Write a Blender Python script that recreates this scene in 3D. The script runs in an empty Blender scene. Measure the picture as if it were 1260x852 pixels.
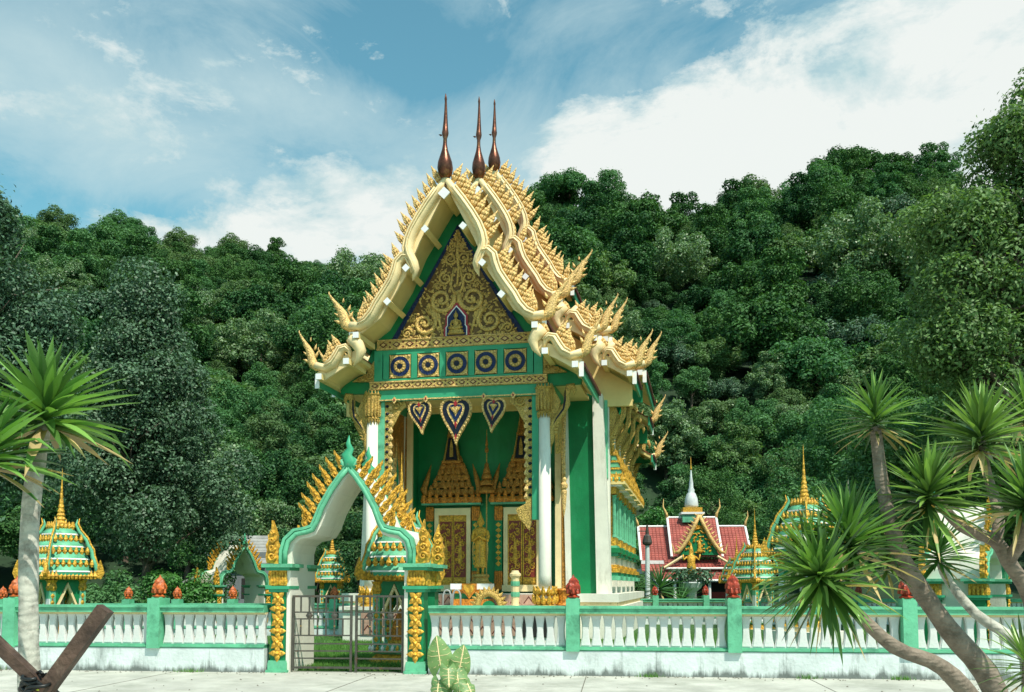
import bpy, bmesh, math, random
import numpy as np
from math import sin, cos, pi, radians, tan, atan2, hypot, sqrt
from mathutils import Vector, Matrix, noise as mn
random.seed(7)
S = bpy.context.scene
COL = S.collection

# ------------------------------------------------------------------ camera
PIT = radians(4); FP = 1138.6*cos(PIT); PYC = 720-FP*tan(PIT)      # the photograph is the upper crop of a nearly level view
cam = bpy.data.cameras.new('camera'); co = bpy.data.objects.new('camera', cam); COL.objects.link(co)
cam.sensor_width = 36; cam.lens = 36*FP/1260; cam.shift_y = (PYC-426)/1260
cam.clip_start = .1; cam.clip_end = 4000
co.location = (0, 0, 1.7); co.rotation_euler = (pi/2+PIT, 0, 0)
S.camera = co
S.view_settings.view_transform = 'Standard'; S.view_settings.look = 'None'
S.view_settings.exposure = 0.12; S.view_settings.gamma = 1.0
S.cycles.use_denoising = True
S.cycles.max_bounces = 6; S.cycles.diffuse_bounces = 3; S.cycles.transparent_max_bounces = 8
S.cycles.sample_clamp_indirect = 6

# ------------------------------------------------------------------ sun and sky
SUN_EL, SUN_AZ = radians(57), radians(33)            # azimuth measured from straight behind the camera towards its right
sd = Vector((sin(SUN_AZ)*cos(SUN_EL), -cos(SUN_AZ)*cos(SUN_EL), sin(SUN_EL)))
sl = bpy.data.lights.new('sun', 'SUN'); sl.energy = 5.0; sl.angle = radians(.5); sl.color = (1, .94, .82)
so = bpy.data.objects.new('sun', sl); COL.objects.link(so); so.rotation_euler = sd.to_track_quat('Z', 'Y').to_euler()
so.location = (0, 0, 60)
W = bpy.data.worlds.new('World'); S.world = W; W.use_nodes = True
nt = W.node_tree; nt.nodes.clear()
def N(t, ty, **k):
    n = t.nodes.new(ty)
    for a, b in k.items(): setattr(n, a, b)
    return n
def mth(t, op, a, b=None, c=None, clamp=False):
    n = N(t, 'ShaderNodeMath', operation=op); n.use_clamp = clamp
    for i, v in enumerate((a, b, c)):
        if v is None: continue
        if isinstance(v, (int, float)): n.inputs[i].default_value = v
        else: t.links.new(v, n.inputs[i])
    return n.outputs[0]
def mixc(t, f, a, b, mode='MIX'):
    n = N(t, 'ShaderNodeMix', data_type='RGBA', blend_type=mode)
    for i, v in ((0, f), (6, a), (7, b)):
        if isinstance(v, (int, float)): n.inputs[i].default_value = v
        elif isinstance(v, tuple): n.inputs[i].default_value = v if len(v) == 4 else v+(1,)
        else: t.links.new(v, n.inputs[i])
    return n.outputs[2]
def ramp(t, f, stops, mode='LINEAR'):
    n = N(t, 'ShaderNodeValToRGB'); cr = n.color_ramp; cr.interpolation = mode
    while len(cr.elements) < len(stops): cr.elements.new(.5)
    for e, (p, c) in zip(cr.elements, stops):
        e.position = p; e.color = (c, c, c, 1) if isinstance(c, (int, float)) else c+(1,)
    t.links.new(f, n.inputs[0]); return n.outputs[0]
def build_sky(nt):
    sky = N(nt, 'ShaderNodeTexSky', sky_type='NISHITA'); sky.sun_disc = False
    sky.sun_elevation = SUN_EL; sky.sun_rotation = pi-SUN_AZ
    sky.air_density = 1.1; sky.dust_density = .7; sky.ozone_density = 1.4
    tc = N(nt, 'ShaderNodeTexCoord').outputs['Generated']
    sx = N(nt, 'ShaderNodeSeparateXYZ'); nt.links.new(tc, sx.inputs[0])
    az = mth(nt, 'ARCTAN2', sx.outputs[0], sx.outputs[1]); el = mth(nt, 'ARCSINE', sx.outputs[2])
    mp = N(nt, 'ShaderNodeMapping'); nt.links.new(tc, mp.inputs[0]); mp.inputs['Scale'].default_value = (1, 1, 1.9)
    def nz(scale, det, rough, dist=0., off=0.):
        n = N(nt, 'ShaderNodeTexNoise', noise_dimensions='4D'); nt.links.new(mp.outputs[0], n.inputs['Vector'])
        n.inputs['Scale'].default_value = scale; n.inputs['Detail'].default_value = det
        n.inputs['Roughness'].default_value = rough; n.inputs['Distortion'].default_value = dist; n.inputs['W'].default_value = off
        return n.outputs[0]
    big = nz(5., 10, .62, .4, 3.1); fine = nz(11, 12, .68, .25, 1.7)
    def blob(x, y, rx, ry, w):
        dx = mth(nt, 'DIVIDE', mth(nt, 'SUBTRACT', az, x), rx); dy = mth(nt, 'DIVIDE', mth(nt, 'SUBTRACT', el, y), ry)
        r2 = mth(nt, 'ADD', mth(nt, 'MULTIPLY', dx, dx), mth(nt, 'MULTIPLY', dy, dy))
        return mth(nt, 'MULTIPLY', mth(nt, 'POWER', 2.718, mth(nt, 'MULTIPLY', r2, -1.)), w)
    def total(bl):
        s = 0.
        for b in bl: s = mth(nt, 'ADD', blob(*b), s)
        return s
    # cumulus heaps, where the valley's clouds stand (azimuth, elevation, half sizes in radians, weight)
    cu = total([(.18, .445, .13, .055, .75), (.42, .47, .18, .11, .68), (.33, .40, .26, .07, .5), (.08, .465, .05, .03, .35), (-.17, .375, .085, .05, .8), (-.345, .345, .09, .022, .7), (-.26, .35, .06, .03, .3),
                (-.14, .40, .05, .04, .25), (.62, .45, .2, .13, .4), (.10, .53, .10, .035, -.5), (.0, .5, .05, .04, -.2), (-.42, .45, .16, .05, .16), (.29, .43, .03, .015, -.2), (1.7, .45, .3, .12, .6), (-1.5, .5, .35, .15, .6), (3., .4, .3, .15, .6)])
    c1 = mth(nt, 'ADD', cu, mth(nt, 'ADD', mth(nt, 'MULTIPLY', mth(nt, 'SUBTRACT', big, .5), 1.6), mth(nt, 'MULTIPLY', mth(nt, 'SUBTRACT', fine, .5), 1.5)))
    m1 = ramp(nt, c1, [(.18, 0.), (.28, .5), (.5, 1.)])
    ve = total([(-.45, .47, .20, .07, .55), (-.26, .49, .10, .03, .35), (-.34, .41, .14, .035, .3), (-.02, .42, .10, .06, .5), (.1, .37, .2, .07, .6), (-.12, .53, .12, .035, -.45), (-.25, .43, .06, .022, -.4), (-.45, .36, .1, .02, -.2), (.75, .5, .4, .3, .3), (-1.2, .4, .5, .3, .3)])
    c2 = mth(nt, 'ADD', ve, mth(nt, 'ADD', mth(nt, 'MULTIPLY', mth(nt, 'SUBTRACT', nz(4., 10, .64, 1.2, 9.), .45), 1.6), mth(nt, 'MULTIPLY', mth(nt, 'SUBTRACT', fine, .5), .3)))
    m2 = ramp(nt, c2, [(-.0, 0.), (.35, .42), (.85, .75)])
    base = mixc(nt, 1., sky.outputs[0], SKY_TINT, 'MULTIPLY')
    veil = mixc(nt, m2, base, VEIL)
    shade = ramp(nt, mth(nt, 'ADD', c1, mth(nt, 'MULTIPLY', mth(nt, 'SUBTRACT', big, .5), 2.2)), [(.2, CLOUD_DIM), (.75, CLOUD), (1., CLOUD)])
    shade.node.color_ramp.elements[0].color = (*[c/10 for c in CLOUD_DIM], 1)
    for i in (1, 2): shade.node.color_ramp.elements[i].color = (*[c/10 for c in CLOUD], 1)
    sh10 = mixc(nt, 1., shade, (10., 10., 10.), 'MULTIPLY')
    col = mixc(nt, m1, veil, sh10)
    low = ramp(nt, mth(nt, 'ADD', sx.outputs[2], 0.), [(0., 1.), (.02, 0.)])
    col = mixc(nt, low, col, (2.2, 2.9, 2.9))
    bg = N(nt, 'ShaderNodeBackground'); bg.inputs[1].default_value = .085
    out = N(nt, 'ShaderNodeOutputWorld'); nt.links.new(col, bg.inputs[0]); nt.links.new(bg.outputs[0], out.inputs[0])
SKY_TINT = (1.3, 2.15, 1.72); VEIL = (6.6, 8.4, 8.6); CLOUD = (9.4, 9.9, 9.6); CLOUD_DIM = (5.6, 7.6, 7.9)
build_sky(nt)

# ------------------------------------------------------------------ materials
def lin(r, g, b):
    f = lambda c: (c/255/12.92) if c/255 <= .04045 else ((c/255+.055)/1.055)**2.4
    return (f(r), f(g), f(b))
MATS = {}
def mat(name, col, rough=.6, metal=0., var=.14, vscale=3., bump=.0, bscale=30., stain=None, stain_amt=.0, stain_scale=1.2, voro=0., spec=.4, streak=False):
    """paint, stone or gilding: base colour with uneven tone, fine relief and optional mildew stains"""
    m = bpy.data.materials.new(name); m.use_nodes = True; t = m.node_tree; b = t.nodes['Principled BSDF']
    tc = N(t, 'ShaderNodeTexCoord').outputs['Object']
    n1 = N(t, 'ShaderNodeTexNoise'); t.links.new(tc, n1.inputs['Vector']); n1.inputs['Scale'].default_value = vscale; n1.inputs['Detail'].default_value = 6
    n1.inputs['Roughness'].default_value = .65
    f = ramp(t, n1.outputs[0], [(.3, 1-var*1.3), (.7, 1+var*.7)])
    c = mixc(t, 1., col, f, 'MULTIPLY')
    if stain:
        mp = N(t, 'ShaderNodeMapping'); t.links.new(tc, mp.inputs[0]); mp.inputs['Scale'].default_value = (1, 1, .28) if streak else (1, 1, 1)
        n2 = N(t, 'ShaderNodeTexNoise'); t.links.new(mp.outputs[0], n2.inputs['Vector']); n2.inputs['Scale'].default_value = stain_scale; n2.inputs['Detail'].default_value = 9; n2.inputs['Roughness'].default_value = .7
        c = mixc(t, ramp(t, n2.outputs[0], [(.62-stain_amt, 0.), (.78-stain_amt*.5, .85)]), c, stain)
    t.links.new(c, b.inputs['Base Color'])
    b.inputs['Roughness'].default_value = rough; b.inputs['Metallic'].default_value = metal; b.inputs['Specular IOR Level'].default_value = spec
    h = None
    if bump:
        n3 = N(t, 'ShaderNodeTexNoise'); t.links.new(tc, n3.inputs['Vector']); n3.inputs['Scale'].default_value = bscale; n3.inputs['Detail'].default_value = 5; h = n3.outputs[0]
    if voro:
        v = N(t, 'ShaderNodeTexVoronoi'); t.links.new(tc, v.inputs['Vector']); v.inputs['Scale'].default_value = voro
        h = mth(t, 'SUBTRACT', h, v.outputs['Distance']) if h else mth(t, 'MULTIPLY', v.outputs['Distance'], -1.)
        dk = ramp(t, v.outputs['Distance'], [(.35, 1.), (.75, .55)]); t.links.new(mixc(t, 1., c, dk, 'MULTIPLY'), b.inputs['Base Color'])
    if h:
        bp = N(t, 'ShaderNodeBump'); bp.inputs['Strength'].default_value = bump or .5; bp.inputs['Distance'].default_value = .03
        t.links.new(h, bp.inputs['Height']); t.links.new(bp.outputs[0], b.inputs['Normal'])
    MATS[name] = m; return m
MILD = (.035, .045, .035)
M = dict(
 cream=mat('cream_paint', (.84, .66, .36), .55, var=.14, vscale=1.5, bump=.25, bscale=25, stain=(.25, .2, .1), stain_amt=.02, stain_scale=2.5),
 soffit=mat('soffit_paint', (.78, .60, .24), .7, var=.12, vscale=1.2, bump=.1),
 palegold=mat('pale_gilding', (.92, .60, .22), .42, .12, var=.22, vscale=6, bump=.6, bscale=40, voro=22),
 gold=mat('yellow_gilding', (.80, .44, .05), .42, .2, var=.2, vscale=5, bump=.5, bscale=40, voro=16),
 oldgold=mat('old_gilding', (.66, .43, .11), .4, .25, var=.25, vscale=7, bump=.6, bscale=60, voro=28),
 browngold=mat('brown_gilding', (.60, .27, .05), .45, .25, var=.3, vscale=8, bump=.6, bscale=60, voro=24),
 bronze=mat('bronze', (.17, .065, .04), .33, .75, var=.5, vscale=4, bump=.15, bscale=14, stain=(.42, .27, .08), stain_amt=.07, stain_scale=3),
 green=mat('green_paint', (.003, .20, .065), .5, var=.2, vscale=1.1, bump=.15, bscale=18, stain=(.03, .27, .13), stain_amt=.10, stain_scale=.8, streak=True),
 midgreen=mat('sea_green_paint', (.04, .33, .17), .5, var=.14, vscale=2, bump=.12, bscale=18, stain=(.02, .09, .05), stain_amt=.02, stain_scale=2.5),
 trim=mat('pale_green_paint', (.13, .46, .27), .55, var=.2, vscale=2.5, bump=.2, bscale=20, stain=(.03, .12, .07), stain_amt=.10, stain_scale=3),
 white=mat('white_paint', (.76, .74, .64), .6, var=.08, vscale=1.5, bump=.15, bscale=22, stain=(.36, .34, .26), stain_amt=.07, stain_scale=1.5, streak=True),
 weathered=mat('weathered_whitewash', (.64, .70, .69), .75, var=.14, vscale=2, bump=.35, bscale=16, stain=(.10, .12, .11), stain_amt=.075, stain_scale=1.9, streak=True),
 balus=mat('cast_baluster_white', (.68, .68, .66), .7, var=.12, vscale=3, bump=.2, bscale=18),
 offw=mat('bright_white', (.82, .82, .8), .5, var=.05),
 blue=mat('blue_mosaic', (.006, .03, .13), .25, .2, var=.6, vscale=30, bump=.5, bscale=50, voro=40),
 relief=mat('carved_relief_gilding', (.86, .57, .17), .38, .15, var=.25, vscale=7, bump=.6, bscale=60, voro=28),
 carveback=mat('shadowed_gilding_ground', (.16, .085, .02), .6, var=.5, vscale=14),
 redlac=mat('red_lacquer', (.22, .03, .015), .4, var=.3, vscale=8),
 navy=mat('navy_mosaic', (.008, .015, .04), .3, .2, var=.5, vscale=25, voro=40),
 teal=mat('teal_glass', (.02, .16, .20), .2, .2, var=.5, vscale=20, voro=30),
 red=mat('red_enamel', (.35, .015, .02), .3, var=.2, vscale=12),
 maroon=mat('maroon_paint', (.11, .018, .014), .5, var=.2, vscale=8),
 budred=mat('oxide_red_glaze', (.42, .055, .025), .4, var=.35, vscale=9, bump=.4, bscale=25, voro=14),
 budorange=mat('orange_glaze', (.62, .14, .03), .45, var=.3, vscale=9, bump=.4, bscale=25, voro=14),
 rooftile=mat('brown_roof_tile', (.27, .085, .035), .5, var=.3, vscale=7, bump=.3),
 redtile=mat('red_roof_tile', (.38, .10, .08), .45, var=.28, vscale=1.4, bump=.3),
 pinktile=mat('pink_wall_tile', (.50, .30, .22), .5, var=.25, vscale=5, bump=.15),
 iron=mat('painted_iron', (.11, .10, .085), .45, .5, var=.3, vscale=12, stain=(.16, .06, .02), stain_amt=.06, stain_scale=6),
 wood=mat('dark_timber', (.085, .05, .035), .65, stain=(.2, .14, .1), stain_amt=.1, stain_scale=14, streak=True, var=.45, vscale=9, bump=.4, bscale=30),
 cable=mat('black_cable', (.012, .014, .014), .4), yellow=mat('yellow_sleeve', (.55, .62, .05), .4),
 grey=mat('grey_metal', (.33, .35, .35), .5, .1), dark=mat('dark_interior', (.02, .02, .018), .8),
 orange=mat('orange_gilding', (.72, .26, .03), .45, .2, var=.25, vscale=6, bump=.4, voro=18),
 greyroof=mat('fibre_cement_roof', (.30, .30, .28), .8, var=.25, vscale=2, bump=.3),
 bark=mat('bark', (.13, .10, .075), .85, var=.4, vscale=5, bump=.8, bscale=14),
 slate=mat('grey_rendered_wall', (.17, .19, .20), .8, var=.15),
)
def grime(m, z0, z1):
    """rising damp: dark mildew thickest at the foot of the wall, in streaks down from its top edge too"""
    t = m.node_tree; p = t.nodes['Principled BSDF']; src = p.inputs['Base Color'].links[0].from_socket
    tc = N(t, 'ShaderNodeTexCoord').outputs['Object']; sx = N(t, 'ShaderNodeSeparateXYZ'); t.links.new(tc, sx.inputs[0])
    mp = N(t, 'ShaderNodeMapping'); t.links.new(tc, mp.inputs[0]); mp.inputs['Scale'].default_value = (1, 1, .35)
    n = N(t, 'ShaderNodeTexNoise'); t.links.new(mp.outputs[0], n.inputs['Vector']); n.inputs['Scale'].default_value = 2.2; n.inputs['Detail'].default_value = 10; n.inputs['Roughness'].default_value = .72
    foot = ramp(t, mth(t, 'MULTIPLY', mth(t, 'SUBTRACT', z1, sx.outputs[2]), 1/(z1-z0)), [(0., 0.), (.5, .12), (1., .46)])
    n2 = N(t, 'ShaderNodeTexNoise', noise_dimensions='1D'); t.links.new(sx.outputs[0], n2.inputs['W']); n2.inputs['Scale'].default_value = 1.3; n2.inputs['Detail'].default_value = 6; n2.inputs['Roughness'].default_value = .8
    spot = mth(t, 'MULTIPLY', mth(t, 'SUBTRACT', n2.outputs[0], .48), 1.1)
    v = mth(t, 'ADD', mth(t, 'ADD', n.outputs[0], foot), spot)
    t.links.new(mixc(t, ramp(t, v, [(.66, 0.), (.9, .85)]), src, (.07, .085, .075)), p.inputs['Base Color'])
grime(M['weathered'], .0, .3)
def bark_ring(name, a, b, sc):
    """grey dracaena bark with leaf-scar rings"""
    m = mat(name, a, .8, var=.25, vscale=9, bump=.7, bscale=20, stain=b, stain_amt=.15, stain_scale=8)
    t = m.node_tree; w = N(t, 'ShaderNodeTexWave', bands_direction='Z'); w.inputs['Scale'].default_value = sc; w.inputs['Distortion'].default_value = 9; w.inputs['Detail'].default_value = 3
    tc = N(t, 'ShaderNodeTexCoord'); t.links.new(tc.outputs['Object'], w.inputs['Vector'])
    bp = N(t, 'ShaderNodeBump'); bp.inputs['Strength'].default_value = .35; bp.inputs['Distance'].default_value = .01; t.links.new(w.outputs[0], bp.inputs['Height'])
    b_ = t.nodes['Principled BSDF']; t.links.new(bp.outputs[0], b_.inputs['Normal']); return m
M['dbark'] = bark_ring('ringed_grey_bark', (.25, .20, .155), (.06, .045, .03), 9)
M['pbark'] = bark_ring('pale_ringed_bark', (.50, .49, .42), (.12, .10, .08), 5)
def leafmat(name, a, b, trans=.3, rough=.45, spread=.35, spec=.5):
    """leaves: colour varies per plant and per leaf, light passes through"""
    m = bpy.data.materials.new(name); m.use_nodes = True; t = m.node_tree; p = t.nodes['Principled BSDF']
    oi = N(t, 'ShaderNodeObjectInfo'); g = N(t, 'ShaderNodeNewGeometry')
    r = mth(t, 'ADD', mth(t, 'MULTIPLY', oi.outputs['Random'], .55), mth(t, 'MULTIPLY', g.outputs['Random Per Island'], .45))
    c = mixc(t, r, a, b)
    c = mixc(t, 1., c, ramp(t, g.outputs['Random Per Island'], [(0., 1-spread), (1., 1+spread)]), 'MULTIPLY')
    t.links.new(c, p.inputs['Base Color']); p.inputs['Roughness'].default_value = rough; p.inputs['Specular IOR Level'].default_value = spec
    tr = N(t, 'ShaderNodeBsdfTranslucent'); t.links.new(mixc(t, 1., c, (1.3, 1.5, .6), 'MULTIPLY'), tr.inputs[0])
    mx = N(t, 'ShaderNodeMixShader'); mx.inputs[0].default_value = trans
    t.links.new(p.outputs[0], mx.inputs[1]); t.links.new(tr.outputs[0], mx.inputs[2]); t.links.new(mx.outputs[0], t.nodes['Material Output'].inputs[0])
    return m
L = dict(
 hill=leafmat('hill_leaves', (.012, .07, .03), (.08, .18, .045), .18, .6, .35, .2),
 dark=leafmat('dark_glossy_leaves', (.06, .13, .075), (.10, .18, .10), .15, .5, .5, .35),
 pale=leafmat('pale_leaves', (.12, .22, .10), (.17, .27, .12), .25),
 mid=leafmat('mid_green_leaves', (.055, .165, .06), (.10, .22, .085), .28, .6, .35, .2),
 spread=leafmat('spreading_tree_leaves', (.09, .18, .065), (.15, .25, .09), .28, .55, .35, .25),
 bright=leafmat('bright_leaves', (.06, .2, .045), (.09, .24, .06), .3),
 olive=leafmat('olive_leaves', (.08, .15, .06), (.12, .2, .075), .25, .6, .35, .2),
 drac=leafmat('dracaena_leaves', (.06, .19, .04), (.20, .34, .08), .25, .36, .5),
 drac2=leafmat('dracaena_dark_leaves', (.035, .15, .035), (.22, .33, .08), .24, .32, .65),
 dry=leafmat('dry_leaves', (.40, .30, .13), (.5, .38, .18), .2, .6),
 ear=leafmat('elephant_ear_leaves', (.17, .31, .13), (.26, .40, .17), .4, .45, .12),
 grass=leafmat('grass_blades', (.06, .20, .03), (.13, .28, .05), .3, .6),
)

# ------------------------------------------------------------------ mesh builder
class MB:
    def __init__(s, *mats): s.v = []; s.f = []; s.mi = []; s.m = list(mats); s.cur = 0; s.sm = []; s.smooth = False
    def use(s, m):
        if m not in s.m: s.m.append(m)
        s.cur = s.m.index(m); return s
    def add(s, vs, fs, M4=None):
        o = len(s.v)
        s.v += [tuple(M4 @ Vector(v)) for v in vs] if M4 is not None else [tuple(v) for v in vs]
        for f in fs: s.f.append([i+o for i in f]); s.mi.append(s.cur); s.sm.append(s.smooth)
        return s
    def box(s, x0, x1, y0, y1, z0, z1, M4=None):
        return s.add([(x0,y0,z0),(x1,y0,z0),(x1,y1,z0),(x0,y1,z0),(x0,y0,z1),(x1,y0,z1),(x1,y1,z1),(x0,y1,z1)],
                     [(0,3,2,1),(4,5,6,7),(0,1,5,4),(1,2,6,5),(2,3,7,6),(3,0,4,7)], M4)
    def lathe(s, prof, n=10, c=(0,0,0), ph=0., sx=1., sy=1., M4=None, plan=None, cap=True):
        """revolve (r,z) pairs; plan = list of 2-D points instead of a circle"""
        P = plan or [(cos(2*pi*i/n+ph), sin(2*pi*i/n+ph)) for i in range(n)]; n = len(P)
        vs = [(c[0]+r*p[0]*sx, c[1]+r*p[1]*sy, c[2]+z) for r, z in prof for p in P]
        fs = [(k*n+i, k*n+(i+1)%n, (k+1)*n+(i+1)%n, (k+1)*n+i) for k in range(len(prof)-1) for i in range(n)]
        if cap: fs += [tuple(range(n))[::-1], tuple((len(prof)-1)*n+i for i in range(n))]
        return s.add(vs, fs, M4)
    def tube(s, path, rad, n=8, sy=1., M4=None, up=(0, 1, 0)):
        """sweep an ellipse (rad in plane, rad*sy along 'up') along a path; rad is a number or a list"""
        path = [Vector(p) for p in path]; m = len(path)
        if isinstance(rad, (int, float)): rad = [rad]*m
        vs = []; up = Vector(up)
        for i, p in enumerate(path):
            t = (path[min(i+1, m-1)]-path[max(i-1, 0)]).normalized()
            a = t.cross(up)
            if a.length < 1e-3: a = t.cross(Vector((1, .01, 0)))
            a.normalize(); b = a.cross(t).normalized()
            for k in range(n):
                q = 2*pi*(k+.5)/n; vs.append(p+a*(cos(q)*rad[i])+b*(sin(q)*rad[i]*sy))
        fs = [(k*n+i, (k+1)*n+i, (k+1)*n+(i+1)%n, k*n+(i+1)%n) for k in range(m-1) for i in range(n)]
        fs += [tuple(range(n)), tuple((m-1)*n+i for i in range(n))[::-1]]
        return s.add(vs, fs, M4)
    def prism(s, poly, y0, y1, M4=None):
        """polygon in x-z, thickness along y"""
        n = len(poly)
        A = sum(poly[i][0]*poly[(i+1)%n][1]-poly[(i+1)%n][0]*poly[i][1] for i in range(n))
        if A < 0: poly = poly[::-1]
        vs = [(x, y0, z) for x, z in poly]+[(x, y1, z) for x, z in poly]
        fs = [tuple(range(n)), tuple(range(n, 2*n))[::-1]]+[(i, n+i, n+(i+1)%n, (i+1)%n) for i in range(n)]
        return s.add(vs, fs, M4)
    def strip(s, a, b, y0, y1):
        """band between two equally long x-z polylines, thickness along y"""
        n = len(a)
        for i in range(n-1): s.prism([a[i], a[i+1], b[i+1], b[i]], y0, y1)
        return s
    def mesh(s, name):
        me = bpy.data.meshes.new(name); me.from_pydata(s.v, [], s.f)
        for m in s.m: me.materials.append(m)
        me.polygons.foreach_set('material_index', s.mi); me.polygons.foreach_set('use_smooth', s.sm); me.update(); return me
    def ob(s, name, parent=None, loc=(0,0,0), rz=0.):
        o = bpy.data.objects.new(name, s.mesh(name)); COL.objects.link(o); o.location = loc; o.rotation_euler = (0, 0, rz)
        if parent: o.parent = parent
        return o
def inst(me, name, parent=None, loc=(0,0,0), rot=(0,0,0), sc=(1,1,1)):
    o = bpy.data.objects.new(name, me); COL.objects.link(o); o.location = loc; o.rotation_euler = rot; o.scale = sc
    if parent: o.parent = parent
    return o
def tag(o, label, cat, group=None, kind=None):
    o['label'] = label; o['category'] = cat
    if group: o['group'] = group
    if kind: o['kind'] = kind
    return o
def thing(name, label, cat, loc=(0,0,0), rz=0., group=None):
    o = bpy.data.objects.new(name, None); COL.objects.link(o); o.location = loc; o.rotation_euler = (0,0,rz); o.empty_display_size = .3
    return tag(o, label, cat, group)
def copy_tree(o, parent=None):
    kids = list(o.children); c = o.copy(); COL.objects.link(c); c.parent = parent
    for ch in kids: copy_tree(ch, c)
    return c
def mir(p): return [(-x, z) for x, z in p]
def rawmesh(name, V, F, mats, mi=None, smooth=False):
    """fast quads/tris from numpy arrays (F: n x k)"""
    me = bpy.data.meshes.new(name); n, k = F.shape
    me.vertices.add(len(V)); me.vertices.foreach_set('co', V.astype(np.float32).ravel())
    me.loops.add(n*k); me.loops.foreach_set('vertex_index', F.astype(np.int32).ravel())
    me.polygons.add(n); me.polygons.foreach_set('loop_start', np.arange(0, n*k, k, dtype=np.int32)); me.polygons.foreach_set('loop_total', np.full(n, k, dtype=np.int32))
    for m in mats: me.materials.append(m)
    if mi is not None: me.polygons.foreach_set('material_index', mi.astype(np.int32))
    if smooth: me.polygons.foreach_set('use_smooth', np.ones(n, dtype=bool))
    me.update(calc_edges=True); return me
# ------------------------------------------------------------------ ground, hills
SKYL = [(-500,330),(-250,270),(-150,262),(0,272),(80,288),(150,290),(250,298),(330,308),(400,318),(470,318),(560,282),(640,236),(700,222),(760,228),(830,246),(930,246),(990,230),(1040,203),(1110,218),(1160,250),(1200,275),(1300,310),(1450,320),(1700,330),(2000,330)]
def pray(px, py):
    x, y, z = px-630, FP, -(py-PYC); c, s = cos(PIT), sin(PIT)
    return Vector((x, y*c-z*s, y*s+z*c))
_az, _tn = [], []
for x_, y_ in SKYL:
    r_ = pray(x_, y_); _az.append(atan2(r_.x, r_.y)); _tn.append(r_.z/hypot(r_.x, r_.y))
_az = [-2.2, -1.5]+_az+[1.5, 2.2]; _tn = [.0, .25]+_tn+[.25, .0]
RR = ([-2.2, -.6, -.25, -.12, 0., .12, .3, .36, .6, 2.2], [380, 400, 400, 340, 290, 270, 290, 340, 300, 300])
R0 = ([-2.2, -.5, -.2, 0., .2, .5, 2.2], [72, 74, 76, 72, 92, 84, 72])
def hill(x, y):
    r = hypot(x, y); a = atan2(x, y)
    rr = np.interp(a, *RR); r0 = np.interp(a, *R0); H = rr*np.interp(a, _az, _tn)-11.
    t = (r-r0)/(rr-r0)
    if t <= 0 or H <= 0: return 0.
    n = mn.fractal(Vector((x*.012, y*.012, 3.)), 1., 2.1, 4)
    n2 = mn.noise(Vector((x*.03, y*.03, 8.)))
    e = min(1., t*4)*max(0., 1-max(0., t-.7)*3.3)
    if t < 1: h = H*(.15*t+.85*t**1.02)
    else: h = H*max(.0, 1-(t-1)*.6)
    return max(0., h+e*(n*17+n2*4.*(1 if t < 1 else 0)))
def build_hills():
    na = 260; rs = [0, 8, 16, 24, 32, 40, 48]+list(np.arange(52, 480, 6.))+[520, 600, 800, 1400]
    V = [(0, 0, -.02)]; F = []
    for r in rs[1:]:
        for i in range(na):
            a = 2*pi*i/na; x, y = r*sin(a), r*cos(a); V.append((x, y, hill(x, y)-.02))
    for i in range(na): F.append((0, 1+(i+1) % na, 1+i))
    for k in range(len(rs)-2):
        for i in range(na):
            a, b = 1+k*na+i, 1+k*na+(i+1) % na; F.append((a, b, b+na, a+na))
    me = bpy.data.meshes.new('hillside'); me.from_pydata(V, [], F); me.polygons.foreach_set('use_smooth', [True]*len(F))
    m = mat('forest_floor', (.018, .045, .018), .95, var=.4, vscale=.4, bump=.8, bscale=2)
    me.materials.append(m)
    o = bpy.data.objects.new('ground', me); COL.objects.link(o); o['kind'] = 'structure'
build_hills()
WA = -.1117                                    # the front wall runs a little towards the camera at its right end
WX, WY = -3.18, 17.975                          # gate centre
def wl(u, v=0., z=0.): return Vector((WX+u*cos(WA)-v*sin(WA), WY+u*sin(WA)+v*cos(WA), z))
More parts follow.
